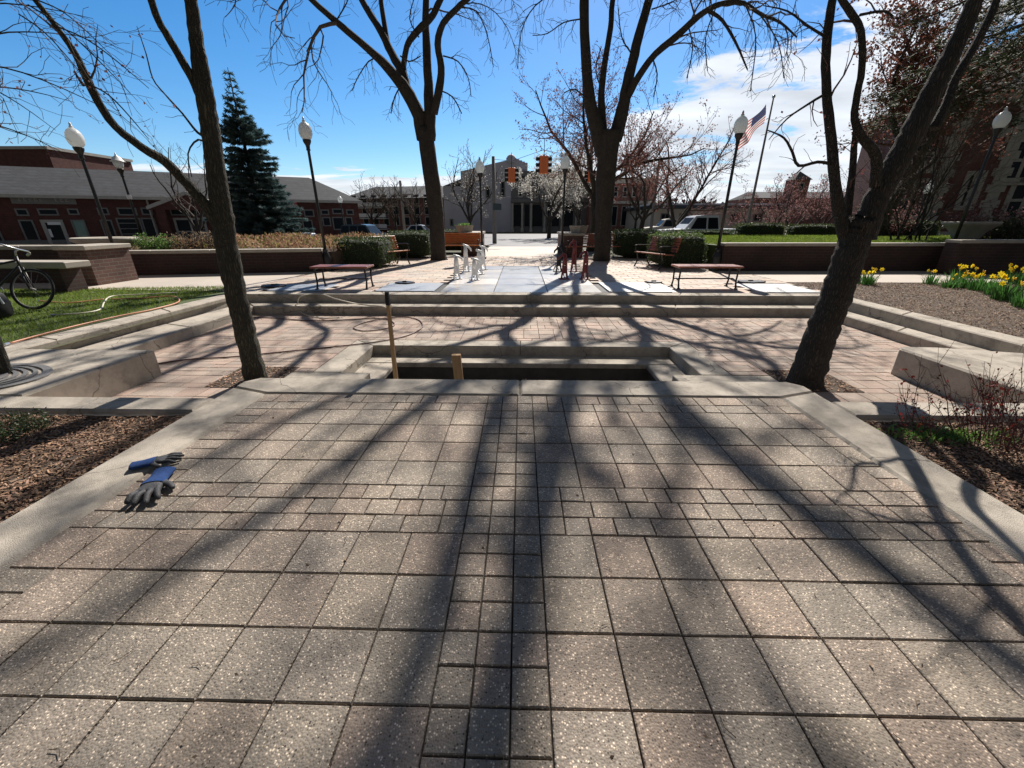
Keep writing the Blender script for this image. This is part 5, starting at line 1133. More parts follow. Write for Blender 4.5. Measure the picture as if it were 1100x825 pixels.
# fallen leaves, twigs and grit on the paving
rg = random.Random(19); fl_ = MB()
for k in range(520):
    x, y = (rg.uniform(-2.0, 2.0), rg.uniform(.4, 2.9)) if k < 150 else (rg.uniform(-4.8, 5.2), rg.uniform(3.7, 7.25))
    if k >= 150 and abs(x) < 2.4 and y < 5.65: continue
    z = .006 if k < 150 else L0 + .006; v = rg.uniform(.4, 1.3)
    if rg.random() < .5: fl_.leaf(Vector((x, y, z)), rg.uniform(.008, .024), rg, .6, (v, v, v), up=0)
    else: a = rg.uniform(0, 6.28); l = rg.uniform(.01, .06); fl_.tube([Vector((x, y, z)), Vector((x + l * .5 * math.cos(a), y + l * .5 * math.sin(a), z + .002)), Vector((x + l * math.cos(a + .4), y + l * math.sin(a + .4), z))], .0012, 3, col=(v * .5, v * .45, v * .4))
fl_.build('fallen_leaves', M['dry'], kind='stuff', label='scattered dry leaf bits and twigs on the paving', category='leaf litter')
# soil and gravel round the near trees
for (px, py) in ((275, 404), (868, 408)):
    q = G(px, py, L0); m = MB(); sg = 1 if px > 500 else -1
    m.prism([(q.x - .34, q.y - .34), (q.x + .34, q.y - .34), (q.x + .34, q.y + .30), (q.x - .34, q.y + .30)], L0 - .1, L0 + .004); struct(m, 'tree_pit', M['mulchb'])
    gr = MB()
    for _ in range(420):
        v = rg.uniform(.6, 2.6); gr.box((q.x + rg.uniform(-.33, .33), q.y + rg.uniform(-.33, .29), L0 + .008), (rg.uniform(.008, .022), rg.uniform(.006, .016), rg.uniform(.005, .01)), rz=rg.uniform(0, 6), rx=rg.uniform(-.5, .5), col=(v, v, v))
    gr.build('gravel', M['chip'], kind='stuff', label='gravel in the planting square round the near %s trunk' % ('left' if px < 500 else 'right'), category='gravel')
# ================================================================ BICYCLE AND BAG
def bicycle(label, loc, rz, tilt):
    t = thing('bicycle', label, 'bicycle', loc, rz); T_ = Matrix.Rotation(tilt, 4, 'X')
    X = lambda x, z, y=0: (T_ @ Vector((x, y, z)))
    Rw = .31
    for xw in (-.5, .5):
        m = MB(); pts = [X(xw + Rw * math.cos(a), Rw + .02 + Rw * math.sin(a)) for a in [6.283 * k / 36 for k in range(37)]]; m.tube(pts, .015, 7, cap=False); w_ = m.build('wheel', M['blackmatte'], t, smooth=True)
        m = MB(); pts = [X(xw + (Rw - .025) * math.cos(a), Rw + .02 + (Rw - .025) * math.sin(a)) for a in [6.283 * k / 36 for k in range(37)]]; m.tube(pts, .009, 6, cap=False)
        m.tube([X(xw, Rw + .02, -.04), X(xw, Rw + .02, .04)], .018, 8)
        for k in range(16):
            a = 6.283 * k / 16; m.tube([X(xw, Rw + .02, .015 if k % 2 else -.015), X(xw + (Rw - .03) * math.cos(a), Rw + .02 + (Rw - .03) * math.sin(a))], .0014, 3, cap=False)
        m.build('rim', M['trimd'], w_, smooth=True)
    m = MB(); z0 = Rw + .02
    for a, b in (((-.5, z0), (-.05, z0 - .03)), ((-.5, z0), (-.17, .72)), ((-.05, z0 - .03), (-.17, .74)), ((-.05, z0 - .03), (.33, .70)), ((-.155, .68), (.31, .78))): m.tube([X(*a), X(*b)], .016, 8)
    m.tube([X(.35, .66), X(.30, .84)], .019, 8); m.build('frame', M['black'], t, smooth=True)
    m = MB(); 
    for s in (-1, 1): m.tube([X(.35, .68, s * .03), X(.42, .5, s * .035), X(.5, z0, s * .04)], .012, 7)
    m.build('fork', M['black'], t, smooth=True)
    m = MB(); m.tube([X(.30, .84), X(.29, .92), X(.34, .95)], .013, 7); m.tube([X(.20, .96, -.3), X(.30, .97, -.18), X(.34, .95, 0), X(.30, .97, .18), X(.20, .96, .3)], .012, 7)
    hb = m.build('handlebar', M['chrome'], t, smooth=True)
    for s in (-1, 1): m = MB(); m.tube([X(.13, .955, s * .33), X(.25, .965, s * .24)], .018, 8); m.build('grip', M['plastic'], hb, smooth=True)
    m = MB(); m.tube([X(-.17, .72), X(-.19, .82)], .012, 7); m.build('seat_post', M['chrome'], t)
    m = MB(); m.tube([X(-.33, .845), X(-.24, .85), X(-.12, .84), X(-.02, .835)], [.06, .07, .03, .016], 8); m.build('saddle', M['blackmatte'], t, smooth=True)
    m = MB(); pts = [X(-.05 + .09 * math.cos(a), z0 - .03 + .09 * math.sin(a), .04) for a in [6.283 * k / 20 for k in range(21)]]; m.tube(pts, .005, 5); m.tube([X(-.05, z0 - .03, .05), X(-.02, z0 - .18, .06)], .009, 6); m.tube([X(-.05, z0 - .03, -.05), X(-.08, z0 + .12, -.06)], .009, 6); m.box(tuple(X(-.02, z0 - .18, .1)), (.08, .08, .02)); m.build('crank', M['chrome'], t)
q = G(58, 334); bicycle('small dark bicycle leaning by the lawn at the left edge', (q.x - .88, q.y, 0), R(6), R(-20))
q = G(0, 343); t = thing('equipment_bag', 'bulky dark bag with a grey top at the left edge of the lawn', 'bag', (q.x - .1, q.y, 0))
m = MB(); m.lathe([(.16, 0), (.22, .06), (.23, .22), (.20, .34), (.13, .40), (.02, .41)], sides=14); m.build('body', M['blackmatte'], t, smooth=True)
m = MB(); m.lathe([(.15, .385), (.13, .43), (.08, .47), (.01, .48)], sides=14); m.build('flap', M['plastic'], t, smooth=True)
m = MB(); m.tube([Vector((.1, 0, .44)), Vector((.2, .02, .36)), Vector((.26, 0, .22))], .014, 6); m.build('strap', M['plastic'], t)
# round tree grate in the left block
q = G(14, 402); t = thing('tree_grate', 'curved slotted iron grate round the trunk at the left edge', 'tree grate', (q.x - .25, q.y - .15, .003))
for (r0_, r1_) in ((.20, .25), (.28, .31), (.34, .37), (.40, .43), (.46, .52)):
    m = MB(); n = 40; vs = []; fs = []
    for z_ in (0, .012):
        for k in range(n): a = 6.283 * k / n; vs.append((r0_ * math.cos(a) * 1.25, r0_ * math.sin(a) * .8, z_)); vs.append((r1_ * math.cos(a) * 1.25, r1_ * math.sin(a) * .8, z_))
    for k in range(n):
        j = (k + 1) % n; A, B, C, D = 2 * k, 2 * k + 1, 2 * j + 1, 2 * j; o_ = 2 * n
        fs += [(A + o_, B + o_, C + o_, D + o_), (B, C, C + o_, B + o_), (D, A, A + o_, D + o_)]
    m.add(vs, fs); m.build('ring', M['trimd'], t)

# ================================================================ BUILDINGS
class Facade:
    # vertical plane through plan points a,b ; local x along a->b, local y into the building, z up
    def __init__(s, name, label, a, b, cat='building', z0=0.0, group=None):
        s.a = Vector((a[0], a[1])); s.b = Vector((b[0], b[1])); d = s.b - s.a; s.L = d.length; s.ang = math.atan2(d.y, d.x)
        s.t = thing(name, label, cat, (a[0], a[1], z0), s.ang, group); s.z0 = z0
        s.d = d.normalized(); s.n = Vector((-s.d.y, s.d.x))
    def uv(s, px, py):
        r = ray(px, py); k = (s.a.dot(s.n)) / (r.x * s.n.x + r.y * s.n.y); q = Vector((r.x * k, r.y * k)); return (q - s.a).dot(s.d), EYE + r.z * k - s.z0
    def box(s, m, u0, u1, z0, z1, y0, y1, **k): m.box(((u0 + u1) / 2, (y0 + y1) / 2, (z0 + z1) / 2), (abs(u1 - u0), abs(y1 - y0), abs(z1 - z0)), **k)
    def window(s, cx, w, z0, z1, frame, glass, fw=.12, mull=0, rails=0, name='window', lab=None, sill=False):
        m = MB(); u0, u1 = cx - w / 2, cx + w / 2
        s.box(m, u0, u0 + fw, z0, z1, -.07, .05); s.box(m, u1 - fw, u1, z0, z1, -.07, .05); s.box(m, u0 + fw + .001, u1 - fw - .001, z1 - fw, z1, -.068, .05); s.box(m, u0 + fw + .001, u1 - fw - .001, z0, z0 + fw, -.068, .05)
        for k in range(mull): x = u0 + (u1 - u0) * (k + 1) / (mull + 1); s.box(m, x - fw * .35, x + fw * .35, z0 + fw, z1 - fw, -.05, .04)
        for k in range(rails): z = z0 + (z1 - z0) * (k + 1) / (rails + 1); s.box(m, u0 + fw, u1 - fw, z - fw * .3, z + fw * .3, -.045, .04)
        o = m.build(name, frame, s.t)
        if lab: o['label'] = lab
        g_ = MB(); s.box(g_, u0 + fw * .5, u1 - fw * .5, z0 + fw * .5, z1 - fw * .5, -.02, .0); g_.build('pane', glass, o)
        if sill: q = MB(); s.box(q, u0 - .15, u1 + .15, z0 - .16, z0 - .004, -.14, .04); q.build('sill', M['stone'], o)
        return o
def wall_with(F, L, H, depth, m, u0=0.0, name='wall', z0=-.4):
    b = MB(); b.box((u0 + L / 2, depth / 2 + .0, (H + z0) / 2), (L, depth, H - z0)); return b.build(name, m, F.t)
# --- long brick shop row at the left
A_ = P(-140, 240, 33.5); B_ = P(387, 240, 50.0); zg = -.62
F = Facade('shop_building', 'long low red brick shop row with dark shingle roof and a gabled porch', (A_.x, A_.y), (B_.x, B_.y), z0=zg)
u_, eav = F.uv(100, 211)
wall_with(F, F.L, eav, 10.0, M['brickred'])
def roofz(px, py, back):   # height of a ridge set back from the facade
    r = ray(px, py); k = ((F.a + F.n * back).dot(F.n)) / (r.x * F.n.x + r.y * F.n.y); q = Vector((r.x * k, r.y * k)); return (q - F.a).dot(F.d), EYE + r.z * k - zg
ru, rz_ = roofz(332, 193.5, 5.5); ru0, rz0 = roofz(0, 178, 5.5)
rm = MB(); e = .5; Rz = rz0
rm.add([(-e, -e, eav), (F.L + e, -e, eav), (F.L + e, 10 + e, eav), (-e, 10 + e, eav), (-e, 5.5, Rz), (min(ru, F.L - 1), 5.5, Rz)], [(0, 1, 5, 4), (1, 2, 5), (2, 3, 4, 5), (3, 0, 4), (0, 3, 2, 1)])
rm.build('roof', M['shingle'], F.t)
gm = MB(); F.box(gm, -e, F.L + e, eav - .22, eav + .05, -e - .12, -e - .002); gm.build('gutter', M['trim'], F.t)
bm_ = MB(); F.box(bm_, 0, F.L, -.4, .35, -.06, -.002); bm_.build('plinth', M['trimd'], F.t)
def fw(px, wpx, y0, y1, frame='trimd', glass='glassd', **k):
    ua, z1 = F.uv(px, y0); ub, z0 = F.uv(px, y1)
    ym = (y0 + y1) / 2; u, _ = F.uv(px, ym); ul, _ = F.uv(px - wpx / 2, ym); ur, _ = F.uv(px + wpx / 2, ym); return F.window(u, ur - ul, z0, z1, M[frame], M[glass], **k)
fw(-6, 14, 236, 262, mull=0); fw(24, 14, 224, 232); fw(52, 22, 224, 231.5); fw(79, 12, 224, 231)
fw(32, 16, 236, 259); fw(87, 15, 236, 257, glass='glassb', lab='window with a bright blue-green reflection')
fw(61, 24, 236, 266, 'trim', 'glassd', name='door', rails=0, fw=.26, lab='pale framed glass door with a white notice')
ua, za = F.uv(57, 240); nb = MB(); F.box(nb, ua - .35, ua + .55, za - .12, za + .12, -.09, -.078); u2, z2 = F.uv(60, 251); F.box(nb, u2 - .4, u2 - .2, z2 - .3, z2 + .4, -.09, -.079); nb.build('notice', M['white'], F.t)
fw(111, 12, 223, 231); fw(137, 21, 223, 231.5); fw(158, 12, 223, 231); fw(117, 13, 236, 256); fw(141, 26, 234, 257, rails=3); fw(162, 15, 234, 256)
fw(192, 18, 224, 231.5); fw(210, 13, 224, 231.5)
fw(207, 34, 234, 263, 'trim', 'glassd', name='door', mull=1, rails=1, fw=.2, lab='pale framed double door')
fw(315, 16, 234, 252, 'trim', name='door', mull=0, fw=.2); fw(332, 11, 225, 233); fw(331, 11, 236, 250); fw(349, 9, 225, 231); fw(363, 12, 224, 230); fw(376, 8, 225, 231); fw(351, 9, 233, 243); fw(364, 13, 233, 247); fw(375, 8, 233, 245)
# low white lettering strip above the door (too small to read in the photo: two bars of letter-like marks)
sg = MB(); u0, z0 = F.uv(20, 213.8); u1, _ = F.uv(49, 214.3); u3, _ = F.uv(74, 215.2)
F.box(sg, u0 - .5, u3 + .5, z0 - .38, z0 + .34, -.10, -.07); so_ = sg.build('sign_board', M['trimd'], F.t)
sgm = MB(); rg = random.Random(3); u = u0
while u < u3:
    if abs(u - u1) > .35:
        wv = rg.uniform(.12, .26); hh = rg.choice((.2, .2, .2, .34)); F.box(sgm, u, u + .05, z0 - .16, z0 - .16 + hh, -.125, -.102); F.box(sgm, u + .051, u + wv, z0 - .16, z0 - .11, -.124, -.102); F.box(sgm, u + .051, u + wv, z0 + .0, z0 + .045, -.124, -.102)
    u += .34
sgm.build('lettering', M['trim'], so_)
rs = MB(); ua, za = F.uv(309, 215.8); ub, zb2 = F.uv(320, 222.3); F.box(rs, ua - .6, ub, zb2 + .25, za, -.12, -.06); o_ = rs.build('red_sign', M['signr'], F.t)
rs = MB(); F.box(rs, ua - .6, ub, zb2 - .1, zb2 + .24, -.12, -.06); rs.build('sign_strip', M['trim'], o_)
# gabled porch
gu, gz1 = F.uv(203, 206.5); gl, gzl = F.uv(163, 222); gw = gu - gl
pm = MB(); T1 = .35
for s_ in (-1, 1):
    m1 = Vector((gu, -1.7, gz1)); m2 = Vector((gu + s_ * gw, -1.7, gzl)); n_ = Vector((0, 0, -.3))
    vs = [tuple(m1), tuple(m2), tuple(m2 + n_), tuple(m1 + n_)]; vs += [(v[0], 3.2, v[2]) for v in vs]
    f_ = [(0, 1, 2, 3), (4, 7, 6, 5), (0, 4, 5, 1), (3, 2, 6, 7), (1, 5, 6, 2)]
    pm.add(vs, f_)
po = pm.build('porch_roof', M['trim'], F.t); fixn(po)
pg = MB(); pg.add([(gu, -1.45, gz1 - .3), (gu - gw, -1.45, gzl - .3), (gu + gw, -1.45, gzl - .3)], [(0, 1, 2)]); pg.add([(gu, -.9, gz1 - .3), (gu - gw, -.9, gzl - .3), (gu + gw, -.9, gzl - .3)], [(0, 2, 1)]); pg.build('gable', M['brickred'], F.t)
pc = MB(); pc.box((gu - gw * .72, -1.2, (gzl - .4) / 2 - .1), (.7, .6, gzl + .2)); pc.build('porch_pier', M['brickred'], F.t)
pd = MB(); pd.tube([Vector((gu - gw - .2, -.1, gzl + .6)), Vector((gu - gw - .2, -.1, 0))], .09, 6); pd.build('downpipe', M['trim'], F.t)
# taller brick block behind
q0, q1 = P(-120, 170, 58), P(54, 170, 58)
F2 = Facade('tall_brick_building', 'plain taller red brick block with a flat pale-edged roof behind the shop roof', (q0.x, 58), (q1.x, 58), z0=zg)
_, h2 = F2.uv(0, 160.5); wall_with(F2, F2.L, h2, 12, M['brickred']); c2_ = MB(); F2.box(c2_, -.2, F2.L + .2, h2 + .002, h2 + .35, -.2, 12.2); c2_.build('parapet', M['trim'], F2.t)
# --- brick apartments far left of centre
q0, q1 = P(377, 240, 88), P(480, 240, 84)
F3 = Facade('apartment_building', 'distant three-storey brick apartments with white balconies and grey hipped roof', (q0.x, q0.y), (q1.x, q1.y), z0=-.6)
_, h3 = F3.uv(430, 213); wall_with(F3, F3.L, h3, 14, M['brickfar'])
_, r3 = F3.uv(430, 203.5); rm = MB(); rm.add([(-1, -1, h3), (F3.L + 1, -1, h3), (F3.L + 1, 15, h3), (-1, 15, h3), (3, 6, r3 + 1), (F3.L - 3, 6, r3 + 1)], [(0, 1, 5, 4), (1, 2, 5), (2, 3, 4, 5), (3, 0, 4)]); rm.build('roof', M['shingle'], F3.t)
for f_ in range(3):
    zc = .6 + f_ * h3 / 3.1
    for k in range(9):
        u = F3.L * (k + .6) / 9.3
        F3.window(u, 1.3, zc + .5, zc + 2.2, M['trim'], M['glassd'], fw=.14)
for u in (F3.L * .16, F3.L * .28, F3.L * .36):
    for f_ in range(3):
        zc = .4 + f_ * h3 / 3.1; b_ = MB(); F3.box(b_, u - 1.2, u + 1.2, zc, zc + .12, -1.4, -.01); F3.box(b_, u - 1.2, u + 1.2, zc + .3, zc + 1.0, -1.4, -1.34); b_.build('balcony', M['white'], F3.t)
# --- corner building in the centre (blue-grey painted brick, two storeys)
Yc = 74.0; q0, q1 = P(478, 240, Yc), P(646, 240, Yc)
F4 = Facade('corner_building', 'two-storey blue-grey corner building with dark shopfront across the street', (q0.x, Yc), (q1.x, Yc), z0=-.33)
us, _ = F4.uv(549, 240)
wb = MB(); zl = F4.uv(497, 184)[1]; zr = F4.uv(549, 171)[1]; zr2 = F4.uv(600, 186)[1]
u497 = F4.uv(497, 240)[0]
wb.add([(0, 0, -.5), (u497, 0, -.5), (us, 0, -.5), (us, 0, zr), (u497, 0, zl), (u497, 0, F4.uv(497, 200)[1]), (0, 0, F4.uv(480, 200)[1])] , [(0, 1, 5, 6), (1, 2, 3, 4, 5)])
wb.add([(0, 14, -.5), (us, 14, -.5), (us, 14, zr), (0, 14, zl - 2), (0, 0, -.5), (0, 0, F4.uv(480, 200)[1]), (us, 0, zr), (us, 0, -.5)], [(0, 3, 2, 1), (4, 5, 3, 0), (5, 6, 2, 3)])
wb.build('side_wall', M['grey'], F4.t)
fb_ = MB(); fb_.box(((us + F4.L) / 2 + .02, 7, zr2 / 2 - .2), (F4.L - us, 14, zr2 + .4)); fb_.build('front_wall', M['trimd'], F4.t)
pr = MB()
for i in range(6):
    a = us + (u_ := (F4.uv(566, 240)[0] - us)) * i / 6; zt = zr + .35 - i * (zr + .35 - F4.uv(566, 176)[1]) / 6; pr.box((a + u_ / 12, .3, (zt + zr2) / 2 - .3), (u_ / 6 - .004, .6, zt - zr2 + .6))
pr.build('parapet', M['grey'], F4.t)
fn = MB(); uf, zf_ = F4.uv(549, 166.5); fn.lathe([(.75, zr - .6), (.75, zf_ - .9), (.85, zf_ - .5), (.6, zf_ - .1), (.1, zf_ + .2)], (uf, .3, 0), 12); fn.build('finial', M['grey'], F4.t, smooth=True)
def w4(F, px, wpx, y0, y1, **k):
    u, z1 = F.uv(px, y0); _, z0 = F.uv(px, y1); ul = F.uv(px - wpx / 2, 230)[0]; ur = F.uv(px + wpx / 2, 230)[0]; return F.window(u, ur - ul, z0, z1, k.pop('frame', M['trimd']), M['glassd'], **k)
w4(F4, 540, 5, 194, 211, fw=.2, rails=1); w4(F4, 524, 5, 200, 213, fw=.2); w4(F4, 485, 4, 235, 243, fw=.2)
for px in (559, 568, 577, 592, 604, 616, 628): w4(F4, px, 5, 195, 212, fw=.2, rails=1, frame=M['cream'])
for (px, w_) in ((556.5, 11), (566, 6.5), (577, 13), (595, 14), (611, 12)): w4(F4, px, w_, 219, 244, fw=.12, name='shop_window')
co4 = MB()
for px in (550.5, 561, 570.5, 585, 603.5, 619, 632): u, _ = F4.uv(px, 230); zt = F4.uv(px, 218.5)[1]; co4.lathe([(.28, -.2), (.28, .5), (.2, .55), (.18, zt - .4), (.28, zt - .1), (.28, zt)], (u, -.35, 0), 8)
co4.build('columns', M['cream'], F4.t)
cn = MB(); F4.box(cn, us + .03, F4.L, F4.uv(600, 218)[1], F4.uv(600, 213.5)[1], -.7, -.01, bev=.08); F4.box(cn, us + .6, F4.L, zr2 - .5, zr2 + .3, -.6, -.012, bev=.08); cn.build('cornice', M['trimd'], F4.t)
# wing behind the right trees
q0, q1 = P(632, 240, 71), P(700, 240, 71)
F5 = Facade('shop_building', 'dark two-storey brick shops right of the thick forked tree', (q0.x, 71), (q1.x, 71), z0=-.33)
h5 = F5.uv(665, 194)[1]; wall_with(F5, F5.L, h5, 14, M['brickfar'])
for px in (640, 650, 662, 672, 682, 692): w4(F5, px, 5, 200, 212, fw=.15, rails=1, frame=M['trim'])
for px in (642, 658, 674, 690): w4(F5, px, 12, 221, 243, fw=.15, mull=1, name='shop_window', frame=M['trim'])
cn = MB(); F5.box(cn, -.2, F5.L + .2, h5 - .4, h5 + .3, -.5, -.01); F5.box(cn, 0, F5.L, F5.uv(665, 219)[1], F5.uv(665, 216)[1], -.5, -.012); cn.build('cornice', M['cream'], F5.t)
# low commercial building on the right
q0, q1 = P(700, 240, 56), P(846, 240, 56)
F6 = Facade('low_building', 'low pale flat-roofed building with a dark fascia behind the pickup', (q0.x, 56), (q1.x, 56), z0=-.33)
h6 = F6.uv(770, 224.5)[1]; wall_with(F6, F6.L, h6, 14, M['cream'])
fa = MB(); F6.box(fa, -.4, F6.L + .4, h6 + .002, F6.uv(770, 220.5)[1], -.9, 14.5); fa.build('fascia', M['card'], F6.t)
rf = MB(); F6.box(rf, -.2, F6.L + .2, F6.uv(770, 220.4)[1], F6.uv(770, 218)[1], 1.0, 14); rf.build('roof', M['white'], F6.t)
for px in (715, 735, 758, 790, 815): w4(F6, px, 10, 229, 238, fw=.12, mull=1)
# courthouse on the right
q0 = P(962, 240, 31.5); q1 = P(1330, 240, 27.0)
F7 = Facade('courthouse', 'large dark red brick courthouse with toothed stone quoins at the right', (q0.x, q0.y), (q1.x, q1.y), z0=-.1)
H7 = 8.8; wall_with(F7, F7.L, H7, 9, M['court'])
def quoin(px, py, w=.75, zmax=H7, m='stone'):
    u, _ = F7.uv(px, py); b = MB(); z = .8; k = 0
    while z < zmax: ww = w * (1.35 if k % 2 else .85); b.box((u, -.035 - .004 * (k % 2), z + .24), (ww, .11, .478), bev=.01); z += .48; k += 1
    b.build('quoin', M[m], F7.t); return u
quoin(1068, 205); quoin(1020, 170, .8); 
bd = MB(); uq0 = F7.uv(968, 178)[0]; uq1 = F7.uv(1014, 150)[0]; zb_ = F7.uv(990, 178)[1]
F7.box(bd, 0.01, uq1 - .4, zb_ - .2, zb_ + .25, -.12, -.004); u2 = F7.uv(1070, 143); F7.box(bd, u2[0], F7.L, u2[1] - .25, u2[1] + .25, -.12, -.004); F7.box(bd, 0, F7.L, -.4, .75, -.14, -.006); F7.box(bd, -.1, F7.L, H7 - .5, H7 + .2, -.5, -.008)
bd.build('stone_band', M['stone'], F7.t)
def w7(px, py, w, h, **k):
    u, z = F7.uv(px, py); o = F7.window(u, w, z - h / 2, z + h / 2, M['stone'], M['glassd'], fw=.28, rails=1, mull=1, **k)
w7(978, 214, 2.0, 2.6, sill=True); w7(1100, 215, 2.0, 2.6, sill=True); w7(1100, 172, 2.0, 2.6, sill=True); w7(1042, 205, 1.1, 2.4); w7(990, 165, 2.0, 2.4)
rm = MB(); rm.add([(-.8, -.8, H7), (F7.L + .8, -.8, H7), (F7.L + .8, 9.8, H7), (-.8, 9.8, H7), (4, 4.5, H7 + 3.2), (F7.L - 3, 4.5, H7 + 3.2)], [(0, 1, 5, 4), (1, 2, 5), (2, 3, 4, 5), (3, 0, 4)]); rm.build('roof', M['shingle'], F7.t)
# little gabled tower on the skyline and the wooded rise behind
q0, q1 = P(843, 240, 95), P(859, 240, 95)
F8 = Facade('tower', 'small gabled brick tower on the skyline between flagpole and leaning tree', (q0.x, 95), (q1.x, 95), z0=-.3)
h8 = F8.uv(851, 193)[1]; h8b = F8.uv(851, 183)[1]; wall_with(F8, F8.L, h8, F8.L, M['brickfar']); rm = MB(); l = F8.L
rm.add([(-.3, -.3, h8), (l + .3, -.3, h8), (l + .3, l, h8), (-.3, l, h8), (l / 2, l / 2, h8b)], [(0, 1, 4), (1, 2, 4), (2, 3, 4), (3, 0, 4)]); rm.build('roof', M['shingle'], F8.t)
F8.window(l / 2, l * .35, h8 - 2.2, h8 - .5, M['stone'], M['glassd'], fw=.2)
q0, q1 = P(805, 240, 98), P(935, 240, 98)
F9 = Facade('church_building', 'long dark roofed building on the skyline behind the pink trees', (q0.x, 98), (q1.x, 98), z0=-.3)
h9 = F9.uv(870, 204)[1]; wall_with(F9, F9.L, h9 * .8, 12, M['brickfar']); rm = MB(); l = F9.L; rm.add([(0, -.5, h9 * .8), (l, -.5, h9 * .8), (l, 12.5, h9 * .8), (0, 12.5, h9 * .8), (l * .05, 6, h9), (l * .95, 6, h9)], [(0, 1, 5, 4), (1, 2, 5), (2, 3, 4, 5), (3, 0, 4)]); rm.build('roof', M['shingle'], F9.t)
# distant wooded band all round the horizon
rg = random.Random(6); fw_ = MB()
for k in range(26000):
    a = rg.uniform(-1.25, 1.25); D = rg.uniform(150, 230); x = D * math.tan(a) if abs(a) < 1.2 else D * 2.4 * (1 if a > 0 else -1); hh = 5.0 + 2.5 * math.sin(x * .03) + 1.5 * math.sin(x * .11 + 1)
    fw_.leaf(Vector((x, D, rg.random() ** .7 * hh - .4)), rg.uniform(.8, 2.2), rg, .8, (rg.uniform(.6, 1.3),) * 3, up=.2)
fw_.build('distant_woodland', M['farwood'], kind='stuff', label='distant bare woodland along the horizon', category='woodland')

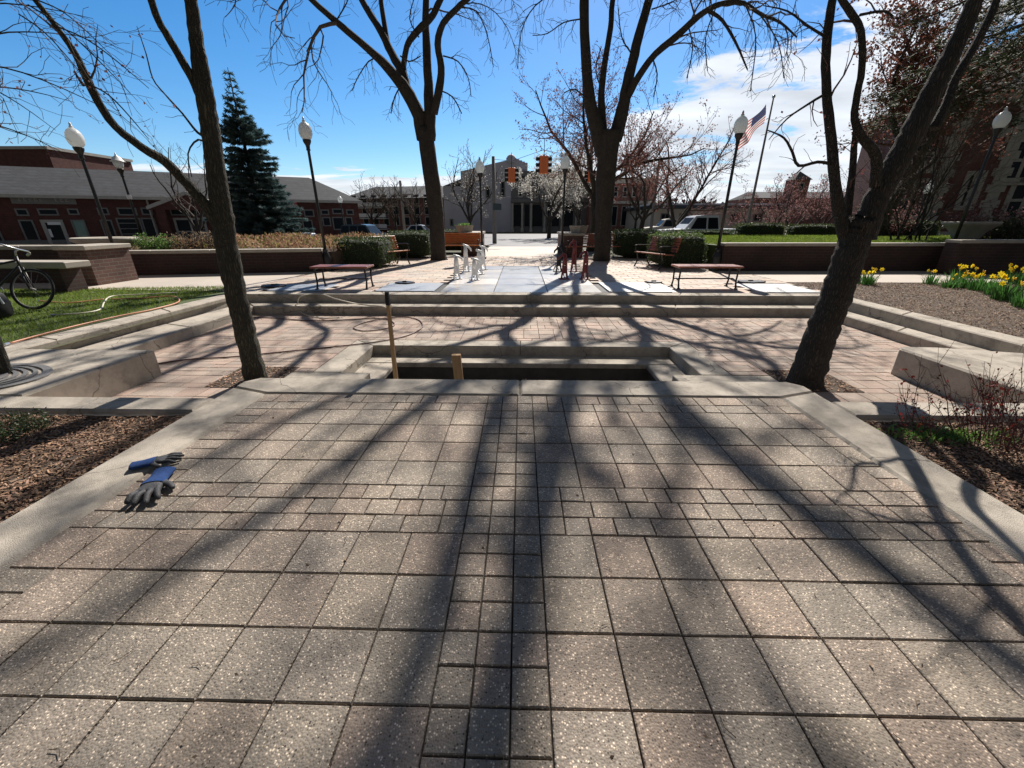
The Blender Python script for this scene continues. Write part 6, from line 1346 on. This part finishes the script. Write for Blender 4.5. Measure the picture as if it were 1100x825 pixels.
# ================================================================ VEHICLES
def car(name, label, loc, rz, L, W, H, paint, prof, cabin, cat, taill=None, wheels=(.19, .80), wr=.36, group=None):
    t = thing(name, label, cat, loc, rz, group)
    # body: profile in x/z extruded over the width with rounded shoulders
    def loft(pf, w0, w1, nm, mt, par, zb, inset):
        m = MB(); n = len(pf); secs = [(-w0 / 2, 0), (-w0 / 2 + .06, 1), (w0 / 2 - .06, 1), (w0 / 2, 0)]
        vs = []
        for (y, k) in secs:
            for (x, z) in pf:
                zz = z if k else (z - .05 if z > zb else z); xx = x; f = (z - zb) / max(.01, H - zb); yy = y * (1 - inset * max(0, f)); vs.append((xx, yy, zz))
        fs = []
        for s_ in range(3):
            for i in range(n): j = (i + 1) % n; fs.append((s_ * n + i, s_ * n + j, (s_ + 1) * n + j, (s_ + 1) * n + i))
        fs.append(tuple(range(n - 1, -1, -1))); fs.append(tuple(3 * n + i for i in range(n))); m.add(vs, fs); o = m.build(nm, mt, par); fixn(o); return o
    loft([(x * L, z * H) for x, z in prof], W, W, 'body', paint, t, H * .55, .0)
    cb = loft([(x * L, z * H) for x, z in cabin], W * .94, W * .8, 'cabin', paint, t, H * .55, .22)
    xs = [x for x, z in cabin]; zt = max(z for x, z in cabin) * H; zb = H * .58
    cx0 = min(xs) * L; cx1 = max(xs) * L; tp0 = sorted([x for x, z in cabin if z > .9])[0] * L; tp1 = sorted([x for x, z in cabin if z > .9])[-1] * L
    nwin = 3 if (tp1 - tp0) > 1.6 else 2
    for s_ in (-1, 1):
        for k in range(nwin):
            a = tp0 + (tp1 - tp0) * k / nwin + .05; b = tp0 + (tp1 - tp0) * (k + 1) / nwin - .05
            a2 = a - (.55 * (tp0 - cx0) if k == 0 else 0); b2 = b + (.55 * (cx1 - tp1) if k == nwin - 1 else 0)
            m = MB(); y0 = s_ * (W * .94 / 2 * (1 - .22 * .12) + .006); y1 = s_ * (W * .94 / 2 * (1 - .22 * .80) + .006); z0 = H * .60; z1 = H * .60 + (zt - H * .60) * .82
            m.add([(a2, y0, z0), (b2, y0, z0), (b, y1, z1), (a, y1, z1), (a2, y0 - s_ * .03, z0), (b2, y0 - s_ * .03, z0), (b, y1 - s_ * .03, z1), (a, y1 - s_ * .03, z1)], [(0, 1, 2, 3), (4, 7, 6, 5), (0, 4, 5, 1), (1, 5, 6, 2), (2, 6, 7, 3), (3, 7, 4, 0)]); m.build('window', M['glassd'], t)
    for (xa, xt, nm) in ((cx0, tp0, 'rear_window'), (cx1, tp1, 'windscreen')):
        sg_ = -1 if xa < xt else 1; m = MB(); w2 = W * .36; xm0 = xa + (xt - xa) * .12 + sg_ * .012; xm1 = xa + (xt - xa) * .88 + sg_ * .012; z0 = H * .56 + (zt - H * .56) * .12; z1 = H * .56 + (zt - H * .56) * .85
        m.add([(xm0, -w2 * 1.05, z0), (xm0, w2 * 1.05, z0), (xm1, w2 * .9, z1), (xm1, -w2 * .9, z1)], [(0, 1, 2, 3)]); m.build(nm, M['glassd'], t)
    for f in wheels:
        for s_ in (-1, 1):
            x = (f - 0) * L - 0; m = MB(); pr_ = [(wr * .62, -.11), (wr * .95, -.11), (wr, -.07), (wr, .07), (wr * .95, .11), (wr * .62, .11)]
            vs = []; fs = []; n = 20
            for r_, y in pr_:
                for k in range(n): a = 6.283 * k / n; vs.append((x + r_ * math.cos(a), s_ * (W / 2 - .08) + y, wr + r_ * math.sin(a)))
            for i in range(6):
                i2 = (i + 1) % 6
                for k in range(n): j = (k + 1) % n; fs.append((i * n + k, i * n + j, i2 * n + j, i2 * n + k))
            m.add(vs, fs); w_ = m.build('wheel', M['blackmatte'], t, smooth=True)
            m = MB(); vs = [(x, s_ * (W / 2 + .0), wr)]; 
            for k in range(10): a = 6.283 * k / 10; vs.append((x + wr * .62 * math.cos(a), s_ * (W / 2 - (.05 if k % 2 else .01)), wr + wr * .62 * math.sin(a)))
            m.add(vs, [(0, 1 + k, 1 + (k + 1) % 10) for k in range(10)]); m.build('rim', M['chrome'], w_)
    for s_ in (-1, 1):
        m = MB(); m.box((L * .985, s_ * W * .38, H * .44), (.10, .30, .14), bev=.03); m.build('headlight', M['white'], t)
        m = MB(); m.box((L * .008, s_ * W * .44, H * .5), (.08, .16, .28), bev=.02); m.build('taillight', M['red'], t)
        m = MB(); m.box((L * .70, s_ * (W / 2 + .10), H * .6), (.12, .18, .14), bev=.03); m.build('mirror', paint, t)
    m = MB(); m.box((L * .995, 0, H * .22), (.10, W * .9, .16), bev=.03); m.box((L * .004, 0, H * .24), (.10, W * .9, .16), bev=.03); m.build('bumper', M['trimd'], t)
    return t
SUVP = [(.01, .18), (.99, .18), (1.0, .42), (.97, .54), (.72, .60), (.02, .60), (.0, .45)]; SUVC = [(.03, .57), (.70, .57), (.56, .97), (.45, 1.0), (.12, .99), (.07, .93)]
PKP = [(.01, .22), (.99, .22), (1.0, .46), (.98, .57), (.73, .61), (.02, .61), (.0, .45)]; PKC = [(.36, .58), (.72, .58), (.60, .98), (.50, 1.0), (.40, .99)]
# silver pickup/SUV: nose to the left
q0, q1 = P(701, 240, 24.0), P(793, 240, 24.0); Lk_ = q1.x - q0.x
car('pickup_truck', 'silver pickup truck with its nose to the left behind the pale-topped hedge', (q1.x, 24.0, gz(q1.x, 24.0) + .03), math.pi, Lk_ * .93, 1.9, P(745, 232.2, 24.9).z - gz(q1.x, 24), M['carw'], PKP, [(.30, .58), (.74, .58), (.60, .98), (.50, 1.0), (.33, .99)], 'pickup truck')
q0, q1 = P(368, 240, 29.0), P(421, 240, 29.0)
car('parked_car', 'dark teal estate car with a red tail light, seen above the left hedge', (q0.x, 29.0, gz(q0.x, 29)), -.12, (q1.x - q0.x) * 1.05, 1.8, 1.62, M['card'], SUVP, SUVC, 'car', group='cars parked by the street')
q0, q1 = P(430, 240, 44.0), P(463, 240, 44.0)
car('parked_car', 'silver car in the distance just left of the left tall tree', (q0.x, 44.0, gz(q0.x, 44)), 0, q1.x - q0.x + .9, 1.8, 1.5, M['cars'], SUVP, [(.12, .57), (.72, .57), (.58, .97), (.48, 1.0), (.30, .98)], 'car', group='cars parked by the street')
q0 = P(290, 240, 27.5)
car('parked_car', 'pale car mostly hidden by the spruce', (q0.x, 27.5, gz(q0.x, 27.5)), 0, 4.3, 1.8, 1.25, M['cars'], SUVP, [(.12, .57), (.72, .57), (.58, .97), (.48, 1.0), (.30, .98)], 'car', group='cars parked by the street')
q0 = P(698, 240, 46)
car('parked_car', 'pale yellowish van in the distance left of the silver pickup', (q0.x + 4, 46, gz(q0.x, 46)), math.pi, 4.6, 1.8, 1.9, M['cream'], SUVP, SUVC, 'van', group='cars parked by the street')

# ================================================================ SIGNALS, POLES, FLAG
Ys = 33.0; pb = P(531, 240, Ys + .6)
t = thing('utility_pole', 'tall grey pole carrying the traffic signal wire in front of the corner building', 'pole', (pb.x, Ys + .6, gz(pb.x, Ys)))
zt = P(530, 168, Ys + .6).z - gz(pb.x, Ys); m = MB(); m.lathe([(.17, 0), (.15, zt * .5), (.12, zt)], sides=10); m.build('shaft', M['trimd'], t, smooth=True)
q = P(535, 222, Ys); m = MB(); m.box((.26, -.2, q.z - gz(pb.x, Ys)), (.62, .06, .46), bev=.02); m.build('sign', M['card'], t)
def signal(label, px, y0, y1, Yv, heads):
    a, b = P(px, y0, Yv), P(px, y1, Yv); h = a.z - b.z; t = thing('traffic_signal', label, 'traffic signal', (a.x, Yv, b.z), 0, 'traffic signals on the span wire')
    for k, (dx, ang) in enumerate(heads):
        m = MB(); m.box((dx, 0, h / 2), (.26, .16, h), rz=ang, bev=.04); hd = m.build('housing', M['sigy'], t)
        for j in range(3):
            m = MB(); d = Vector((math.sin(ang), -math.cos(ang), 0)); c = Vector((dx, 0, h * (.18 + .32 * j))) + d * .08; m.tube([c, c + d * .20], [.105, .115], 12, cap=False); m.build('visor', M['blackmatte'], hd)
            m = MB(); m.tube([c, c + d * .02], .10, 12); m.build('lens', M['red'] if j == 2 else M['glassd'], hd)
    m = MB(); m.tube([Vector((0, 0, h)), Vector((0, 0, h + .9))], .02, 5); m.build('hanger', M['black'], t)
signal('left orange traffic signal hanging lower beside the corner building', 549.5, 180, 196, 31.0, ((-.17, -1.3), (.19, 1.3), (.01, 3.1416)))
signal('middle orange traffic signal hanging against the sky', 584.5, 167, 187, 28.0, ((-.20, -1.35), (.20, 1.35), (0, 3.1416)))
signal('right dim traffic signal beside the thick forked tree', 634, 183, 196, 32.0, ((-.1, -1.2), (.1, 1.0)))
t = thing('span_wire', 'thin cable carrying the traffic signals over the street', 'cable', (pb.x, Ys, 0))
m = MB(); pa_ = [P(530, 171, Ys + .6), P(549.5, 173, 31.2), P(584, 161, 28.2), P(634, 172, 32), P(700, 172, 36)]; m.tube(pa_, .014, 5); m.build('cable', M['black'], t, world=True)
q = P(700, 240, 36); t = thing('utility_pole', 'far pole behind the reddish tree holding the signal cable', 'pole', (q.x, 36, gz(q.x, 36))); m = MB(); m.lathe([(.14, 0), (.12, 4), (.09, P(700, 171, 36).z + .5)], sides=8); m.build('shaft', M['trimd'], t)
q = P(434, 240, 60); t = thing('light_pole', 'tall pale grey pole in front of the brick apartments', 'pole', (q.x, 60, -.6)); m = MB(); m.lathe([(.2, 0), (.16, 7), (.12, P(434, 208, 60).z + .6)], sides=8); m.build('shaft', M['trim'], t)
m = MB(); m.box((.8, 0, P(434, 209, 60).z + .6), (1.9, .25, .14), bev=.03); m.build('lamp_head', M['trim'], t)
# flagpole and flag
Yf_ = 26.0; fb0 = P(804, 236, Yf_); ft = P(827, 106, Yf_)
t = thing('flagpole', 'slim dark flagpole behind the lamp post on the right', 'flagpole', (fb0.x, Yf_, 0)); Hf = ft.z
m = MB(); m.lathe([(.10, 0), (.08, .3), (.065, Hf * .5), (.04, Hf)], sides=10); m.build('pole', M['trimd'], t, smooth=True)
m = MB(); m.lathe([(.01, Hf), (.07, Hf + .04), (.09, Hf + .1), (.06, Hf + .17), (.01, Hf + .19)], sides=10); m.build('ball', M['chrome'], t, smooth=True)
f0 = P(822.5, 113, Yf_); f1 = P(790, 143, Yf_ - .6); hv = P(821, 131, Yf_).z; hoist = f0.z - hv
t = thing('flag', 'striped flag with a starred blue corner blowing left from the flagpole', 'flag', tuple(f0)); NU, NV = 34, 13
def fp(i, j):
    u = i / NU; v = j / 13; p = f0.lerp(f1, u) + Vector((0, 0, -hoist * 1.15 * v)); p += Vector((.12 * math.sin(u * 9 + v * 2), .22 * math.sin(u * 11 + v * 1.5) * u, .07 * math.sin(u * 8 + 1))); p.x += .35 * v * u; return tuple(p - f0)
for nm, mk, test in (('red_stripes', 'flagr', lambda i, j: j % 2 == 0 and not (i < 14 and j < 7)), ('white_stripes', 'flagw', lambda i, j: j % 2 == 1 and not (i < 14 and j < 7)), ('canton', 'flagb', lambda i, j: i < 14 and j < 7)):
    m = MB()
    for i in range(NU):
        for j in range(13):
            if test(i, j): m.add([fp(i, j), fp(i + 1, j), fp(i + 1, j + 1), fp(i, j + 1)], [(0, 3, 2, 1)])
    o_ = m.build(nm, M[mk], t)
    if nm == 'canton':
        s_ = MB()
        for a in range(1, 13, 2):
            for b in range(1, 7, 2):
                c0 = Vector(fp(a, b)); s_.add([tuple(c0 + Vector((.04 * math.cos(k * 1.2566), -.02, .04 * math.sin(k * 1.2566)))) for k in range(5)], [(0, 1, 2, 3, 4)])
        s_.build('stars', M['flagw'], o_)
# sign posts at the far kerb
for (px, Y, h, lb_) in ((470.5, 28, 2.2, 'thin sign post just right of the left tall tree'),):
    q = P(px, 240, Y); t = thing('sign_post', lb_, 'sign', (q.x, Y, gz(q.x, Y))); m = MB(); m.tube([Vector((0, 0, 0)), Vector((0, 0, h))], .03, 6); m.build('post', M['chrome'], t); m = MB(); m.box((0, -.04, h - .25), (.4, .02, .5), bev=.008); m.build('plate', M['white'], t)
